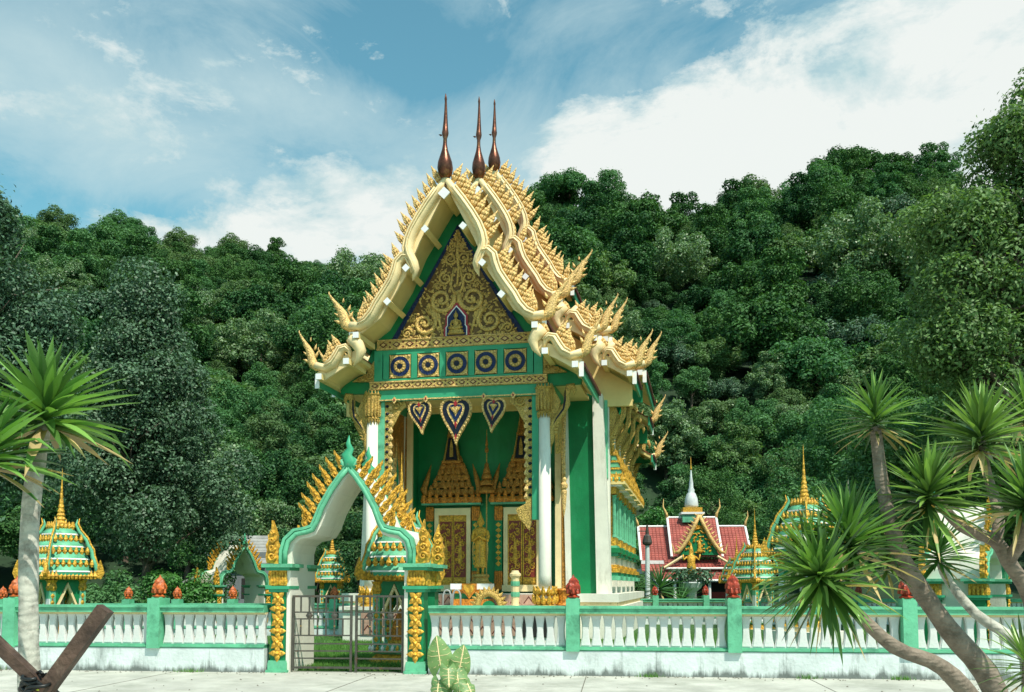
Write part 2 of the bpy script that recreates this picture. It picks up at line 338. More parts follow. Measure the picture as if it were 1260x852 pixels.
def build_ground():
    m = mat('concrete_paving', (.50, .50, .44), .85, var=.22, vscale=.8, bump=.6, bscale=7, stain=(.27, .28, .23), stain_amt=.16, stain_scale=.9)
    b = MB(m)
    b.box(-60, 60, -60, .2, -.015, .012)
    o = b.ob('road', None, (WX, WY, 0), WA); o['kind'] = 'structure'
    m2 = mat('lawn', (.05, .13, .03), .9, var=.35, vscale=3, bump=.8, bscale=40)
    b = MB(m2); b.box(-45, 45, .2, 34, -.016, .006); o = b.ob('lawn', None, (WX, WY, 0), WA); o['kind'] = 'structure'
    # cracks and joints in the paving: narrow dark seams
    b = MB(M['cable']); 
    m3 = mat('joint_dirt', (.16, .15, .12), .9, var=.3); b = MB(m3)
    for x in range(-16, 20, 4): b.box(x+.6, x+.615, -15, -.25, .012, .016)
    b.box(-30, 30, -4.01, -3.99, .012, .0155)
    o = b.ob('paving_joints', None, (WX, WY, 0), WA); o['kind'] = 'structure'
    rng = np.random.default_rng(3)
    # dirt, weeds and litter gathered at the wall foot
    n = 500; V = []; F = []
    u = rng.uniform(-12, 14, n); v = -.22-rng.exponential(.12, n); v[::4] -= rng.uniform(0, 5, len(v[::4]))
    for i in range(n):
        p = wl(u[i], v[i], .02); s = rng.uniform(.008, .028); a = rng.uniform(0, 6.28); q = len(V)
        for k in range(3): V.append((p.x+s*cos(a+k*2.1), p.y+s*sin(a+k*2.1), .014+s*.2*rng.random()))
        V.append((p.x, p.y, .02+s*.6)); F += [(q, q+1, q+3), (q+1, q+2, q+3), (q+2, q, q+3)]
    me = rawmesh('leaf_litter', np.array(V), np.array(F), [m3]); o = inst(me, 'leaf_litter'); o['kind'] = 'stuff'
    tag(o, 'dry leaf litter and dirt along the foot of the white wall', 'leaf litter')
    # grass
    def blades(n, fu, fv, h0, h1):
        u = fu(n); v = fv(n); a = rng.uniform(0, 2*pi, n); h = rng.uniform(h0, h1, n); w = rng.uniform(.004, .01, n); ln = rng.uniform(-.5, .5, (n, 2))*h[:, None]
        X = WX+u*cos(WA)-v*sin(WA); Y = WY+u*sin(WA)+v*cos(WA); z = np.zeros(n)
        p0 = np.stack([X-w*np.cos(a), Y-w*np.sin(a), z], 1); p1 = np.stack([X+w*np.cos(a), Y+w*np.sin(a), z], 1); p2 = np.stack([X+ln[:, 0], Y+ln[:, 1], h], 1)
        return np.stack([p0, p1, p2], 1).reshape(-1, 3)
    V = np.concatenate([blades(90000, lambda n: rng.uniform(-3, 4, n), lambda n: .4+14*rng.random(n)**1.5, .03, .12),
                        blades(60000, lambda n: rng.uniform(-12, 14, n), lambda n: .4+15*rng.random(n), .04, .12),
                        blades(700, lambda n: rng.choice([-7.2, -3.1, 2.1, 5.8, 8.6, 10.2], n)+rng.normal(0, .12, n), lambda n: -.2-rng.exponential(.03, n), .03, .13)])
    me = rawmesh('lawn_grass', V, np.arange(len(V)).reshape(-1, 3), [L['grass']]); o = inst(me, 'lawn_grass')
    tag(o, 'short green lawn grass growing behind the front wall', 'grass', kind='stuff')
build_ground()

# ------------------------------------------------------------------ foliage
def leaf_quads(c, nrm, size, rng, slim=.55):
    n = len(c); nrm = nrm/np.linalg.norm(nrm, axis=1, keepdims=True)
    r = rng.normal(size=(n, 3)); t = np.cross(nrm, r); t /= np.linalg.norm(t, axis=1, keepdims=True)+1e-9; b = np.cross(nrm, t)
    s = size[:, None]
    V = np.stack([c-t*s*.5, c-b*s*.5*slim+nrm*s*.1, c+t*s*.5, c+b*s*.5*slim+nrm*s*.1], 1).reshape(-1, 3)
    return V
def crown_leaves(seed, nl, R, per, lr, leaf, jit=.42, upn=.55, slim=.6, low=-.45, fill=.12):
    """leaves on nl rounded boughs (radius about lr) that together cover an ellipsoid R; deep gaps stay between the boughs"""
    rng = np.random.default_rng(seed); R = np.array(R, dtype=float)
    g = np.arange(nl)+.5; zf = 1-(1-low)*(g/nl); ph = g*2.39996+rng.uniform(0, 6); q = np.sqrt(np.maximum(0, 1-zf*zf))
    d = np.stack([q*np.cos(ph), q*np.sin(ph), zf], 1)+rng.normal(0, .16, (nl, 3))
    c = d*(R-lr*.55)*rng.uniform(.6, 1.12, nl)[:, None]
    c = np.concatenate([c, rng.normal(0, .28, (max(2, nl//4), 3))*R]); rad = lr*rng.uniform(.5, 1.5, len(c))
    k = rng.poisson(per*(rad/lr)**2); idx = np.repeat(np.arange(len(c)), k)
    e = rng.normal(size=(len(idx), 3)); e[:, 2] += .35; e /= np.linalg.norm(e, axis=1, keepdims=True)
    # each bough is itself uneven: bumps of leaf sprays
    sp = rng.normal(size=(len(c), 14, 3)); sp /= np.linalg.norm(sp, axis=2, keepdims=True)
    dot = np.einsum('ij,ikj->ik', e, sp[idx]).max(1); bump = .74+.34*np.clip((dot-.6)/.38, 0, 1)
    rr = bump*np.where(rng.random(len(idx)) < fill, .4+rng.random(len(idx)), 1-.3*rng.random(len(idx))**2)
    p = c[idx]+e*(rad[idx]*rr)[:, None]*np.array((1, 1, .82))
    nrm = e+rng.normal(size=(len(idx), 3))*jit; nrm[:, 2] += upn
    s = leaf*rng.uniform(.6, 1.35, len(idx))
    return leaf_quads(p, nrm, s, rng, slim), c
def crown_mesh(name, m, parts):
    V = np.concatenate(parts); return rawmesh(name, V, np.arange(len(V)).reshape(-1, 4), [m])
def limb_mesh(name, base_r, forks, ends, seed, m=None, top=.8):
    """tapered trunk from the origin up to 'forks' height, then a limb to each end point"""
    rng = random.Random(seed); b = MB(m or M['bark']); b.smooth = True
    h = forks; lean = Vector((rng.uniform(-.06, .06)*h, rng.uniform(-.06, .06)*h, 0))
    pts = [Vector((0, 0, -.4)), Vector((0, 0, .15)), lean*.4+Vector((0, 0, h*.4)), lean+Vector((0, 0, h))]
    topz = max(e[2] for e in ends); tp = lean*1.4+Vector((rng.uniform(-.3, .3), rng.uniform(-.3, .3), h+(topz-h)*top))
    b.tube(pts+[tp], [base_r*1.5, base_r*1.1, base_r*.85, base_r*.65, base_r*.12], 8)
    for e in ends:
        e = Vector(e); f = rng.uniform(.75, 1.25); s = lean*f+Vector((0, 0, min(h*f, e.z*.8)))
        mid = s.lerp(e, .5)+Vector((rng.uniform(-.2, .2), rng.uniform(-.2, .2), .12))*(e-s).length*.35
        e = s.lerp(e, .82); mid = s.lerp(mid, .9); r = base_r*rng.uniform(.25, .45); b.tube([s, s.lerp(mid, .5)+Vector((0, 0, -.02)), mid, e], [r, r*.8, r*.55, r*.12], 6)
        for q in range(2):
            g = mid.lerp(e, .3+.3*q); e2 = g+Vector((rng.uniform(-1, 1), rng.uniform(-1, 1), rng.uniform(.1, .9)))*(e-s).length*.28
            b.tube([g, g.lerp(e2, .5), e2], [r*.4, r*.28, r*.05], 5)
    return b.mesh(name)
PROTO = []
def make_protos():
    """six canopy shapes for the forest; built once, placed many times"""
    specs = [((4.6, 4.6, 3.4), 46, 230, 1.0, .36), ((3.6, 3.6, 4.6), 40, 220, .92, .33), ((5.2, 4.8, 2.8), 48, 230, .98, .36),
             ((3.2, 3.2, 3.4), 30, 240, .88, .31), ((4.4, 4.6, 3.8), 62, 200, .78, .29), ((2.8, 2.8, 5.), 36, 220, .8, .31)]
    for i, (R, nl, per, lr, lf) in enumerate(specs):
        q, c = crown_leaves(100+i, nl, R, int(per*1.1), lr, lf*.94, jit=.62, upn=.5, fill=.2)
        q[:, 2] += R[2]+2.6
        rng = random.Random(i); sel = [c[rng.randrange(len(c))] for _ in range(6)]
        PROTO.append((crown_mesh('forest_crown', L['hill'], [q]), limb_mesh('forest_trunk', .28, 4., [(e[0]*.8, e[1]*.8, e[2]*.8+R[2]+2.6) for e in sel], i), R))
make_protos()
VARIANT = {}
def tree(label, x, y, k, s, lm='hill', rz=0., group=None, cat='tree', z=None, name='broadleaf_tree', sz=None):
    """one individual tree: crown and trunk under one base"""
    z = hill(x, y)-.3 if z is None else z
    t = thing(name, label, cat, (x, y, z), rz, group)
    t.scale = (s, s, sz or s)
    key = (k, lm)
    if key not in VARIANT:
        me = PROTO[k][0].copy(); me.materials.clear(); me.materials.append(L[lm]); VARIANT[key] = me
    inst(VARIANT[key], 'crown', t); inst(PROTO[k][1], 'trunk', t)
    return t
def big_tree(name, label, x, y, z, lobes, lm, seed, leaf=.2, per=300, cr=.7, nl=14, trunk_r=.25, fork=3., group=None, slim=.5, upn=.5, cat='tree', bk=None, jit=.55, low=-.7):
    """a nearer tree: crown made of several lobes (cx,cy,cz,rx,ry,rz) relative to the trunk base"""
    t = thing(name, label, cat, (x, y, z), 0, group); parts = []; ends = []
    for i, (cx, cy, cz, rx, ry, rz) in enumerate(lobes):
        q, c = crown_leaves(seed*31+i, nl, (rx, ry, rz), per, cr, leaf, jit, upn, slim, low)
        parts.append(q+np.array((cx, cy, cz))); ends.append((cx, cy, cz))
        for j in range(0, len(c), max(1, len(c)//4)): ends.append(tuple(c[j]*.85+np.array((cx, cy, cz))))
    inst(crown_mesh(name+'_crown', L[lm], parts), 'crown', t); inst(limb_mesh(name+'_trunk', trunk_r, fork, ends, seed, bk), 'trunk', t)
    return t
def at(px, py, D):
    """world point seen at photo pixel (px, py) standing D metres ahead"""
    r = pray(px, py); k = D/r.y; return Vector((r.x*k, D, 1.7+r.z*k))
def build_forest():
    rng = np.random.default_rng(11); pts = []; sp = 5.6
    for gx in np.arange(-330, 330, sp):
        for gy in np.arange(20, 430, sp):
            x = gx+rng.uniform(-2.6, 2.6); y = gy+rng.uniform(-2.6, 2.6); r = hypot(x, y); a = atan2(x, y)
            rr = np.interp(a, *RR); r0 = np.interp(a, *R0)
            if abs(a) > .95 or r < r0+1 or r > rr+22 or (4 < x < 26 and y < 90): continue
            pts.append((x, y, r-r0, a, r))
    near = sorted([p for p in pts if abs(p[3]) < .54], key=lambda p: p[4])
    chosen = set(); used = set(); n_ = 0
    cols = {'hill': 'dark green', 'mid': 'mid green', 'olive': 'olive green', 'pale': 'pale green', 'spread': 'yellowish green'}; shp = ['broad', 'tall', 'flat topped', 'small round', 'bushy', 'slender']
    zones = [(90, 'behind the left dracaena head'), (270, 'behind the tall cone shaped tree'), (400, 'left of the temple eaves'), (800, 'behind the temple roof'), (900, 'above the red roofed hall'), (1010, 'above the right shrines'), (1140, 'above the topmost dracaena head'), (9999, 'behind the spreading tree')]
    for p in near:
        x, y = p[0], p[1]; px = 630+1138.6*x/y; z = hill(x, y)
        if n_ >= 150 or not -40 < px < 1300: continue
        chosen.add((p[0], p[1])); n_ += 1
        zone = [w for lim, w in zones if px < lim][0]; row = 'low on the hill' if p[2] < 14 else 'up the hill' if p[2] < 30 else 'high on the hill'
        for q_ in range(40):
            k = int(rng.integers(0, 6)); lm = str(rng.choice((['spread', 'mid', 'mid', 'olive', 'pale', 'hill'] if px > 820 else ['hill', 'hill', 'mid', 'olive', 'mid', 'pale']) if q_ < 12 else ['mid', 'olive', 'hill', 'pale'])); lab = '%s %s tree %s %s' % (shp[k], cols[lm], row, zone)
            if lab not in used: break
        used.add(lab)
        tree(lab, x, y, k, float(rng.uniform(.7, 1.0)), lm, float(rng.uniform(0, 6.28)), 'forest trees on the lower slope', name='forest_tree')
    rest = [p for p in pts if (p[0], p[1]) not in chosen]
    me = bpy.data.meshes.new('forest_points')
    me.from_pydata([(p[0], p[1], hill(p[0], p[1])-1.) for p in rest], [], [])
    rot = me.attributes.new('rot', 'FLOAT_VECTOR', 'POINT'); sc = me.attributes.new('scl', 'FLOAT', 'POINT'); ki = me.attributes.new('kind_index', 'INT', 'POINT')
    for i, p in enumerate(rest):
        rot.data[i].vector = (rng.uniform(-.1, .1), rng.uniform(-.1, .1), rng.uniform(0, 6.28)); s_ = rng.choice([.55, .7, .85, 1., 1.3, 1.65], p=[.12, .2, .26, .2, .14, .08])*rng.uniform(.9, 1.1); sc.data[i].value = min(s_, .95) if p[4] > np.interp(p[3], *RR)-40 else s_
        ki.data[i].value = int(rng.integers(0, 18))
    o = bpy.data.objects.new('forest', me); COL.objects.link(o)
    tag(o, 'dense tropical forest covering the hills behind the temple', 'forest', kind='stuff')
    pc = bpy.data.collections.new('forest_kinds')
    lms = ['hill', 'mid', 'hill']
    j = 0
    for v in range(3):
        for k in range(6):
            me2 = PROTO[k][0].copy(); me2.materials.clear()
            m_ = 'pale' if (v == 1 and k in (4,)) else 'spread' if (v == 1 and k in (0, 2)) else 'olive' if (v == 2 and k in (1, 3)) else 'dark' if (v == 0 and k == 2) else lms[v]
            me2.materials.append(L[m_]); ob = bpy.data.objects.new('kind_%02d' % j, me2); pc.objects.link(ob); j += 1
    g = bpy.data.node_groups.new('scatter_forest', 'GeometryNodeTree')
    g.interface.new_socket('Geometry', in_out='INPUT', socket_type='NodeSocketGeometry'); g.interface.new_socket('Geometry', in_out='OUTPUT', socket_type='NodeSocketGeometry')
    gi = g.nodes.new('NodeGroupInput'); go = g.nodes.new('NodeGroupOutput'); ip = g.nodes.new('GeometryNodeInstanceOnPoints'); ci = g.nodes.new('GeometryNodeCollectionInfo')
    ci.inputs['Collection'].default_value = pc; ci.inputs['Separate Children'].default_value = True; ci.inputs['Reset Children'].default_value = True
    def attr(nm, ty):
        a = g.nodes.new('GeometryNodeInputNamedAttribute'); a.data_type = ty; a.inputs[0].default_value = nm
        return [s for s in a.outputs if s.enabled and s.name == 'Attribute'][0]
    ip.inputs['Pick Instance'].default_value = True
    g.links.new(gi.outputs[0], ip.inputs['Points']); g.links.new(ci.outputs[0], ip.inputs['Instance']); g.links.new(attr('kind_index', 'INT'), ip.inputs['Instance Index'])
    g.links.new(attr('rot', 'FLOAT_VECTOR'), ip.inputs['Rotation']); g.links.new(attr('scl', 'FLOAT'), ip.inputs['Scale']); g.links.new(ip.outputs[0], go.inputs[0])
    md = o.modifiers.new('scatter', 'NODES'); md.node_group = g
build_forest()
def build_named_trees():
    def T(px, ytop, wpx, k, lm, label, name='canopy_tree', D=None):
        """tree standing where the slope carries its crown top up to (px, ytop); crown wpx photo pixels wide"""
        R = PROTO[k][2]
        for d in ([D] if D else range(78, 420, 3)):
            p = at(px, ytop, d); sc_ = wpx*d/1138.6/(2*R[0]); full = (2*R[2]+2.6)*sc_*.97
            if D or hill(p.x, p.y)+full >= p.z: break
        g_ = hill(p.x, p.y)-.3; z = p.z-full
        if z > g_: return tree(label, p.x, p.y, k, sc_, lm, px*.7, name=name, z=g_, sz=min(sc_*1.3, (p.z-g_)/((2*R[2]+2.6)*.97)))
        return tree(label, p.x, p.y, k, sc_, lm, px*.7, name=name, z=z)
    T(1066, 268, 130, 4, 'pale', 'broad pale green crown standing out on the right hillside')
    T(1040, 190, 95, 2, 'hill', 'dark dome shaped tree at the highest point of the right ridge')
    T(318, 398, 95, 4, 'pale', 'rounded pale green tree on the slope left of the temple')
    T(440, 322, 90, 4, 'pale', 'pale feathery tree just left of the temple roof')
    T(250, 455, 70, 0, 'mid', 'dull green tree at the right of the tall cone shaped tree')
    T(385, 470, 75, 2, 'olive', 'olive green tree low behind the left eave of the temple')
    T(330, 500, 60, 1, 'olive', 'slender olive tree above the grey roofed house')
    T(440, 490, 70, 0, 'olive', 'dusty olive tree directly behind the left temple column')
    T(814, 582, 66, 3, 'bright', 'small round bright green tree beside the far end of the temple', 'round_tree', 84)
    T(750, 220, 55, 1, 'mid', 'upright tree on the ridge to the right of the temple roof')
    T(700, 218, 85, 2, 'mid', 'wide light topped tree on the ridge by the temple roof')
    T(1000, 420, 120, 0, 'mid', 'light green spreading tree low on the hill above the tallest shrine spire')
    T(1120, 425, 130, 2, 'olive', 'light olive tree low on the hill above the topmost dracaena head')
    # nearer trees with finer leaves
    p = at(-30, 700, 33)
    big_tree('silver_leaf_tree', 'tall glossy leaved tree rising at the left edge of the photo', p.x, p.y, 0,
             [(-2.2, 0, 11.6, 2.6, 3, 3.), (.4, 0, 9.0, 2.2, 2.6, 2.4), (.2, -.5, 12.4, 1.5, 2, 1.5), (-.3, 0, 14.8, 1.1, 1.5, 1.6), (1.0, 0, 6, 2.4, 2.4, 2.2), (1.7, .5, 11, 1., 1.2, .9), (-2.2, 0, 15.6, 1.6, 2, 1.8)], 'dark', 5, .17, 430, .95, 16, .35, 5, jit=.8)
    p = at(178, 700, 42)
    big_tree('cone_shaped_tree', 'tall cone shaped tree with small silvery dark leaves behind the left wall', p.x, p.y, 0,
             [(-.4, 0, 13.2, 1.7, 1.7, 2.7), (-.2, 0, 10.5, 2.6, 2.5, 2.6), (.5, 0, 7.6, 3.6, 3.3, 3.), (1.2, 0, 4.8, 3.8, 3.4, 2.6), (-1.6, 0, 6.4, 3, 3, 3)], 'dark', 6, .16, 800, 1.0, 24, .3, 3, slim=.6, jit=.85)
    p = at(1275, 700, 31)
    big_tree('spreading_tree', 'large spreading tree with pale limbs at the right edge of the photo', p.x, p.y, 0,
             [(-.3, 0, 16.4, 1.7, 2., 1.9), (-1.9, 0, 13.8, 1.9, 2.2, 1.5), (.6, 0, 14.2, 2.4, 2.2, 1.8), (-1.5, .3, 11.6, 2.7, 2.5, 1.7), (-2.5, 0, 9.9, 1.4, 2., 1.2), (.2, 0, 8.9, 3.2, 2.5, 2.0), (1.4, 0, 18.2, 1.9, 2, 1.9), (2.5, 0, 12.5, 2.6, 3, 3.2), (-.6, .5, 6.3, 2.3, 2, 1.3)], 'spread', 7, .17, 380, .8, 20, .32, 7, bk=M['bark'], jit=.75)
    for i, (px, D, w, h, lm, lab) in enumerate([(1035, 60, 4.6, 12, 'mid', 'bushy light green tree behind the right shrines'), (1120, 40, 4.2, 10.2, 'mid', 'bushy tree behind the tallest dracaena head'),
                                   (872, 84, 4.5, 13, 'hill', 'dark bushy tree behind the red roofed hall'), (1215, 38, 3.8, 9.8, 'olive', 'thin leaved tree rising behind the right gate'), (1045, 56, 4.6, 13, 'mid', 'taller bushy tree behind the right shrines')]):
        p = at(px, 700, D)
        big_tree('bushy_tree', lab, p.x, p.y, 0, [(0, 0, h*.62, w, w*.9, h*.34), (-w*.55, 0, h*.45, w*.7, w*.7, h*.25), (w*.55, 0, h*.5, w*.7, w*.7, h*.25), (.3, 0, h*.82, w*.6, w*.6, h*.16)], lm, 20+i, .2, 300, .8, 18, .2, 2.5, jit=.65)
    for i, (px, D, w, h, lm, lab) in enumerate([(215, 40, 1.7, 2.3, 'bright', 'light green shrub behind the left wall under the cone shaped tree'), (130, 36, 1.2, 1.9, 'mid', 'low shrub beside the left shrine'),
                                   (350, 46, 1.6, 2.6, 'mid', 'leafy shrub left of the green gate arch'), (455, 44, 1.5, 4.5, 'hill', 'dark leafy tree seen through the gate arch'), (385, 50, 2.2, 7, 'hill', 'dense dark tree behind the gate arch'), (779, 58, .9, 2.6, 'hill', 'dark shrub between the temple and the lamp post'), (242, 48, 2, 5.5, 'mid', 'leafy sapling left of the far gate')]):
        p = at(px, 700, D)
        big_tree('shrub', lab, p.x, p.y, 0, [(0, 0, h*.55, w, w*.8, h*.5), (w*.5, 0, h*.4, w*.6, w*.6, h*.35)], lm, 40+i, .16, 200, .45, 14, .06, .5, cat='shrub')
build_named_trees()
# ------------------------------------------------------------------ the temple
TO = Vector((-1.659, 27.548, 0)); TAZ = math.atan(235/hypot(1100, 294))
T = thing('temple', 'green and white temple hall with tiered golden gables and three bronze roof spires', 'temple', TO, -TAZ)
FZ = 1.58; PZ = 1.05          # door sill height; porch floor height
def flame_mesh(name, m, L_=.6, w=.11, tip=True):
    """one carved flame leaf standing up along +z, broad side facing y"""
    b = MB(m); b.smooth = True; k = L_/.72
    pr = [(.05, -.06), (.07, .02), (.085, .08), (.105, .16), (.10, .24), (.11, .31), (.10, .38), (.075, .46), (.055, .52), (.05, .57), (.025, .66), (.006, .76)]
    b.lathe([(r*w/.11, z*k) for r, z in pr], 9, sy=.66)
    for z, r, q in ((.14, .075, .05), (.29, .08, .045), (.43, .055, .035)):      # curled leaf lobes on its face and edges
        for sx, sy_ in ((-.8, -.5), (.8, -.5), (0, -.75), (-.8, .5), (.8, .5)):
            b.lathe([(q*.6, -q*1.1), (q, 0), (q*.75, q*.9), (.004, q*1.9)], 5, M4=Matrix.Translation((sx*r*w/.11, sy_*r, z*k))@Matrix.Rotation(sx*.35, 4, 'Y'))
    return b.mesh(name)
FL = flame_mesh('flame', M['palegold'])
FLd = flame_mesh('flame', M['palegold'], .5, .1)
def naga_mesh(name, m, s=1.):
    """naga head finial: scaly neck that sweeps outward (+x) and up into a thin horn"""
    b = MB(m); b.smooth = True
    P = [(-.25, -.1), (-.05, -.08), (.1, .02), (.15, .2), (.2, .38), (.32, .58), (.46, .78), (.6, .98), (.66, 1.1), (.65, 1.16)]
    R = [.11, .15, .17, .16, .14, .10, .06, .035, .022, .008]
    b.tube([(x*s, 0, z*s) for x, z in P], [r*s for r in R], 10, .75)
    rng = random.Random(4)
    for i in range(34):
        k = .6+rng.random()*4.4; j = int(k); f = k-j
        x = P[j][0]*(1-f)+P[j+1][0]*f; z = P[j][1]*(1-f)+P[j+1][1]*f; r = R[j]*(1-f)+R[j+1]*f
        sy = rng.choice((-1, 1)); an = rng.uniform(-1.2, 1.2); q = .05*s*(1-k/9)
        b.lathe([(q*.4, -q*.9), (q, 0), (q*.7, q*.7), (.003, q*1.6)], 6, M4=Matrix.Translation(((x+sin(an)*r*.8)*s, sy*r*.6*cos(an)*s, z*s))@Matrix.Rotation(an*.5-.3, 4, 'Y'))
    # crest curls and open jaw
    for x, z, a, q in ((.3, .12, 1.2, .06), (.33, .34, 1.0, .055), (.4, .58, .8, .045), (-.02, .28, -.5, .06), (.02, .52, -.3, .05), (.2, .8, -.1, .035)):
        b.lathe([(q*.5, -q), (q, 0), (q*.8, q*1.4), (q*.35, q*2.4), (.004, q*3.4)], 6, M4=Matrix.Translation((x*s, 0, z*s))@Matrix.Rotation(a, 4, 'Y'))
    return b.mesh(name)
NG = naga_mesh('naga_finial', M['palegold'])
UP = [(0,.02),(.22,-.30),(.5,-.69),(.75,-1.06),(.96,-1.42),(1.08,-1.72),(1.13,-1.98),(1.08,-2.2),(.98,-2.40),(.92,-2.58),(.94,-2.76),(1.0,-2.94)]
UPR = [.13,.15,.16,.16,.165,.17,.18,.18,.17,.15,.09,.015]
LO = [(1.0,-2.52),(1.0,-2.36),(1.1,-2.24),(1.27,-2.23),(1.42,-2.38),(1.48,-2.65),(1.58,-2.92),(1.77,-3.22),(2.02,-3.58),(2.17,-3.86),(2.37,-4.1),(2.62,-4.22),(2.9,-4.18)]
LOR = [.04,.09,.13,.15,.16,.17,.17,.17,.17,.17,.17,.16,.15]
SK = [(0,-.2),(.03,-.02),(.14,.08),(.28,.03),(.40,-.18),(.52,-.36),(.76,-.49),(1.07,-.4)]
SKR = [.04,.09,.12,.15,.155,.16,.15,.14]
TL = [(-.02,.36),(-.22,.18),(-.32,-.02),(-.26,-.24),(-.1,-.46)]
def along(path, d):
    """(point, tangent) at distance d on an x-z polyline"""
    for a, b in zip(path, path[1:]):
        l = hypot(b[0]-a[0], b[1]-a[1])
        if d <= l: return (a[0]+(b[0]-a[0])*d/l, a[1]+(b[1]-a[1])*d/l), ((b[0]-a[0])/l, (b[1]-a[1])/l)
        d -= l
    return None, None
def plen(path): return sum(hypot(b[0]-a[0], b[1]-a[1]) for a, b in zip(path, path[1:]))
def barge(path, rad, v, face, name='bargeboard', m=None, teeth=True, start=.2, end=0., sp=.255, L0=1., depth=1.35):
    b = MB(m or M['cream']); b.smooth = True
    b.tube([(x, v, z) for x, z in path], [r*.8 for r in rad], 10, depth*1.1)
    sg_ = 1 if path[-1][0] > path[0][0] else -1; nn = [((path[min(i+1, len(path)-1)][0]-path[max(i-1, 0)][0]), (path[min(i+1, len(path)-1)][1]-path[max(i-1, 0)][1])) for i in range(len(path))]
    for k_, w_ in ((.78, .035), (.1, .03)):      # raised beads running along the board
        b.tube([(p[0]-n_[1]/hypot(*n_)*sg_*r*k_, v+face*r*depth*(.62 if k_ > .5 else .95), p[1]+n_[0]/hypot(*n_)*sg_*r*k_) for p, n_, r in zip(path, nn, rad)][1:-1], w_, 5)
    o = b.ob(name, T)
    if teeth:
        s = 1 if path[-1][0] > path[0][0] else -1; d = start; tot = plen(path)-end
        while d < tot:
            p, t = along(path, d); n = (-t[1]*s, t[0]*s)
            if n[1] < -.2: d += sp; continue
            n = Vector((n[0], n[1]+.95)).normalized()
            ang = atan2(n.x, n.y); f = inst(FL, 'flame', o, (p[0]+n.x*.13, v+(.05 if face < 0 else -.05), p[1]+n.y*.13), (random.uniform(-.06, .06), ang, 0 if face < 0 else 0), (1, 1, L0*random.uniform(1., 1.16)))
            d += sp*random.uniform(.95, 1.05)
    return o
def chofa(u, v, z, h):
    b = MB(M['bronze']); b.smooth = True
    k = h/2.86
    pr = [(r_*.8, z_) for r_, z_ in [(.05, -.25), (.06, -.02), (.17, .03), (.25, .15), (.285, .32), (.26, .5), (.18, .72), (.11, .92), (.075, 1.12), (.07, 1.3), (.11, 1.42), (.125, 1.5), (.105, 1.62), (.08, 1.9), (.055, 2.3), (.042, 2.55), (.04, 2.62), (.05, 2.68), (.035, 2.76), (.01, 2.86)]]
    n = 14; lean = lambda q: .05*sin(q*1.9)+.02*q
    vs = [(r*cos(2*pi*i/n)*1.02, r*sin(2*pi*i/n)-lean(zz), zz*k) for r, zz in pr for i in range(n)]
    fs = [(q*n+i, q*n+(i+1) % n, (q+1)*n+(i+1) % n, (q+1)*n+i) for q in range(len(pr)-1) for i in range(n)]
    b.add(vs, fs); b.smooth = False
    b.lathe([(.02, 0), (.035, .03), (.005, .1)], 5, M4=Matrix.Translation((-.12, 0, 1.46*k))@Matrix.Rotation(-1.2, 4, 'Y'))
    b.ob('roof_spire', T, (u, v, z))
def slope_slab(b, pts, v0, v1, th):
    """roof layer following a x-z polyline, from v0 to v1"""
    lo = [(x, z-th) for x, z in pts]
    b.strip(pts, lo, v0, v1)
def stepped(pts, step=.19, rise=.035):
    """sawtooth courses of tiles along a slope"""
    out = []
    for a, c in zip(pts, pts[1:]):
        l = hypot(c[0]-a[0], c[1]-a[1]); n = max(1, int(l/step)); nx, nz = -(c[1]-a[1])/l, (c[0]-a[0])/l
        if nz < 0: nx, nz = -nx, -nz
        for i in range(n):
            f = i/n; g = (i+1)/n
            out += [(a[0]+(c[0]-a[0])*f, a[1]+(c[1]-a[1])*f), (a[0]+(c[0]-a[0])*g+nx*rise, a[1]+(c[1]-a[1])*g+nz*rise)]
    out.append(pts[-1]); return out
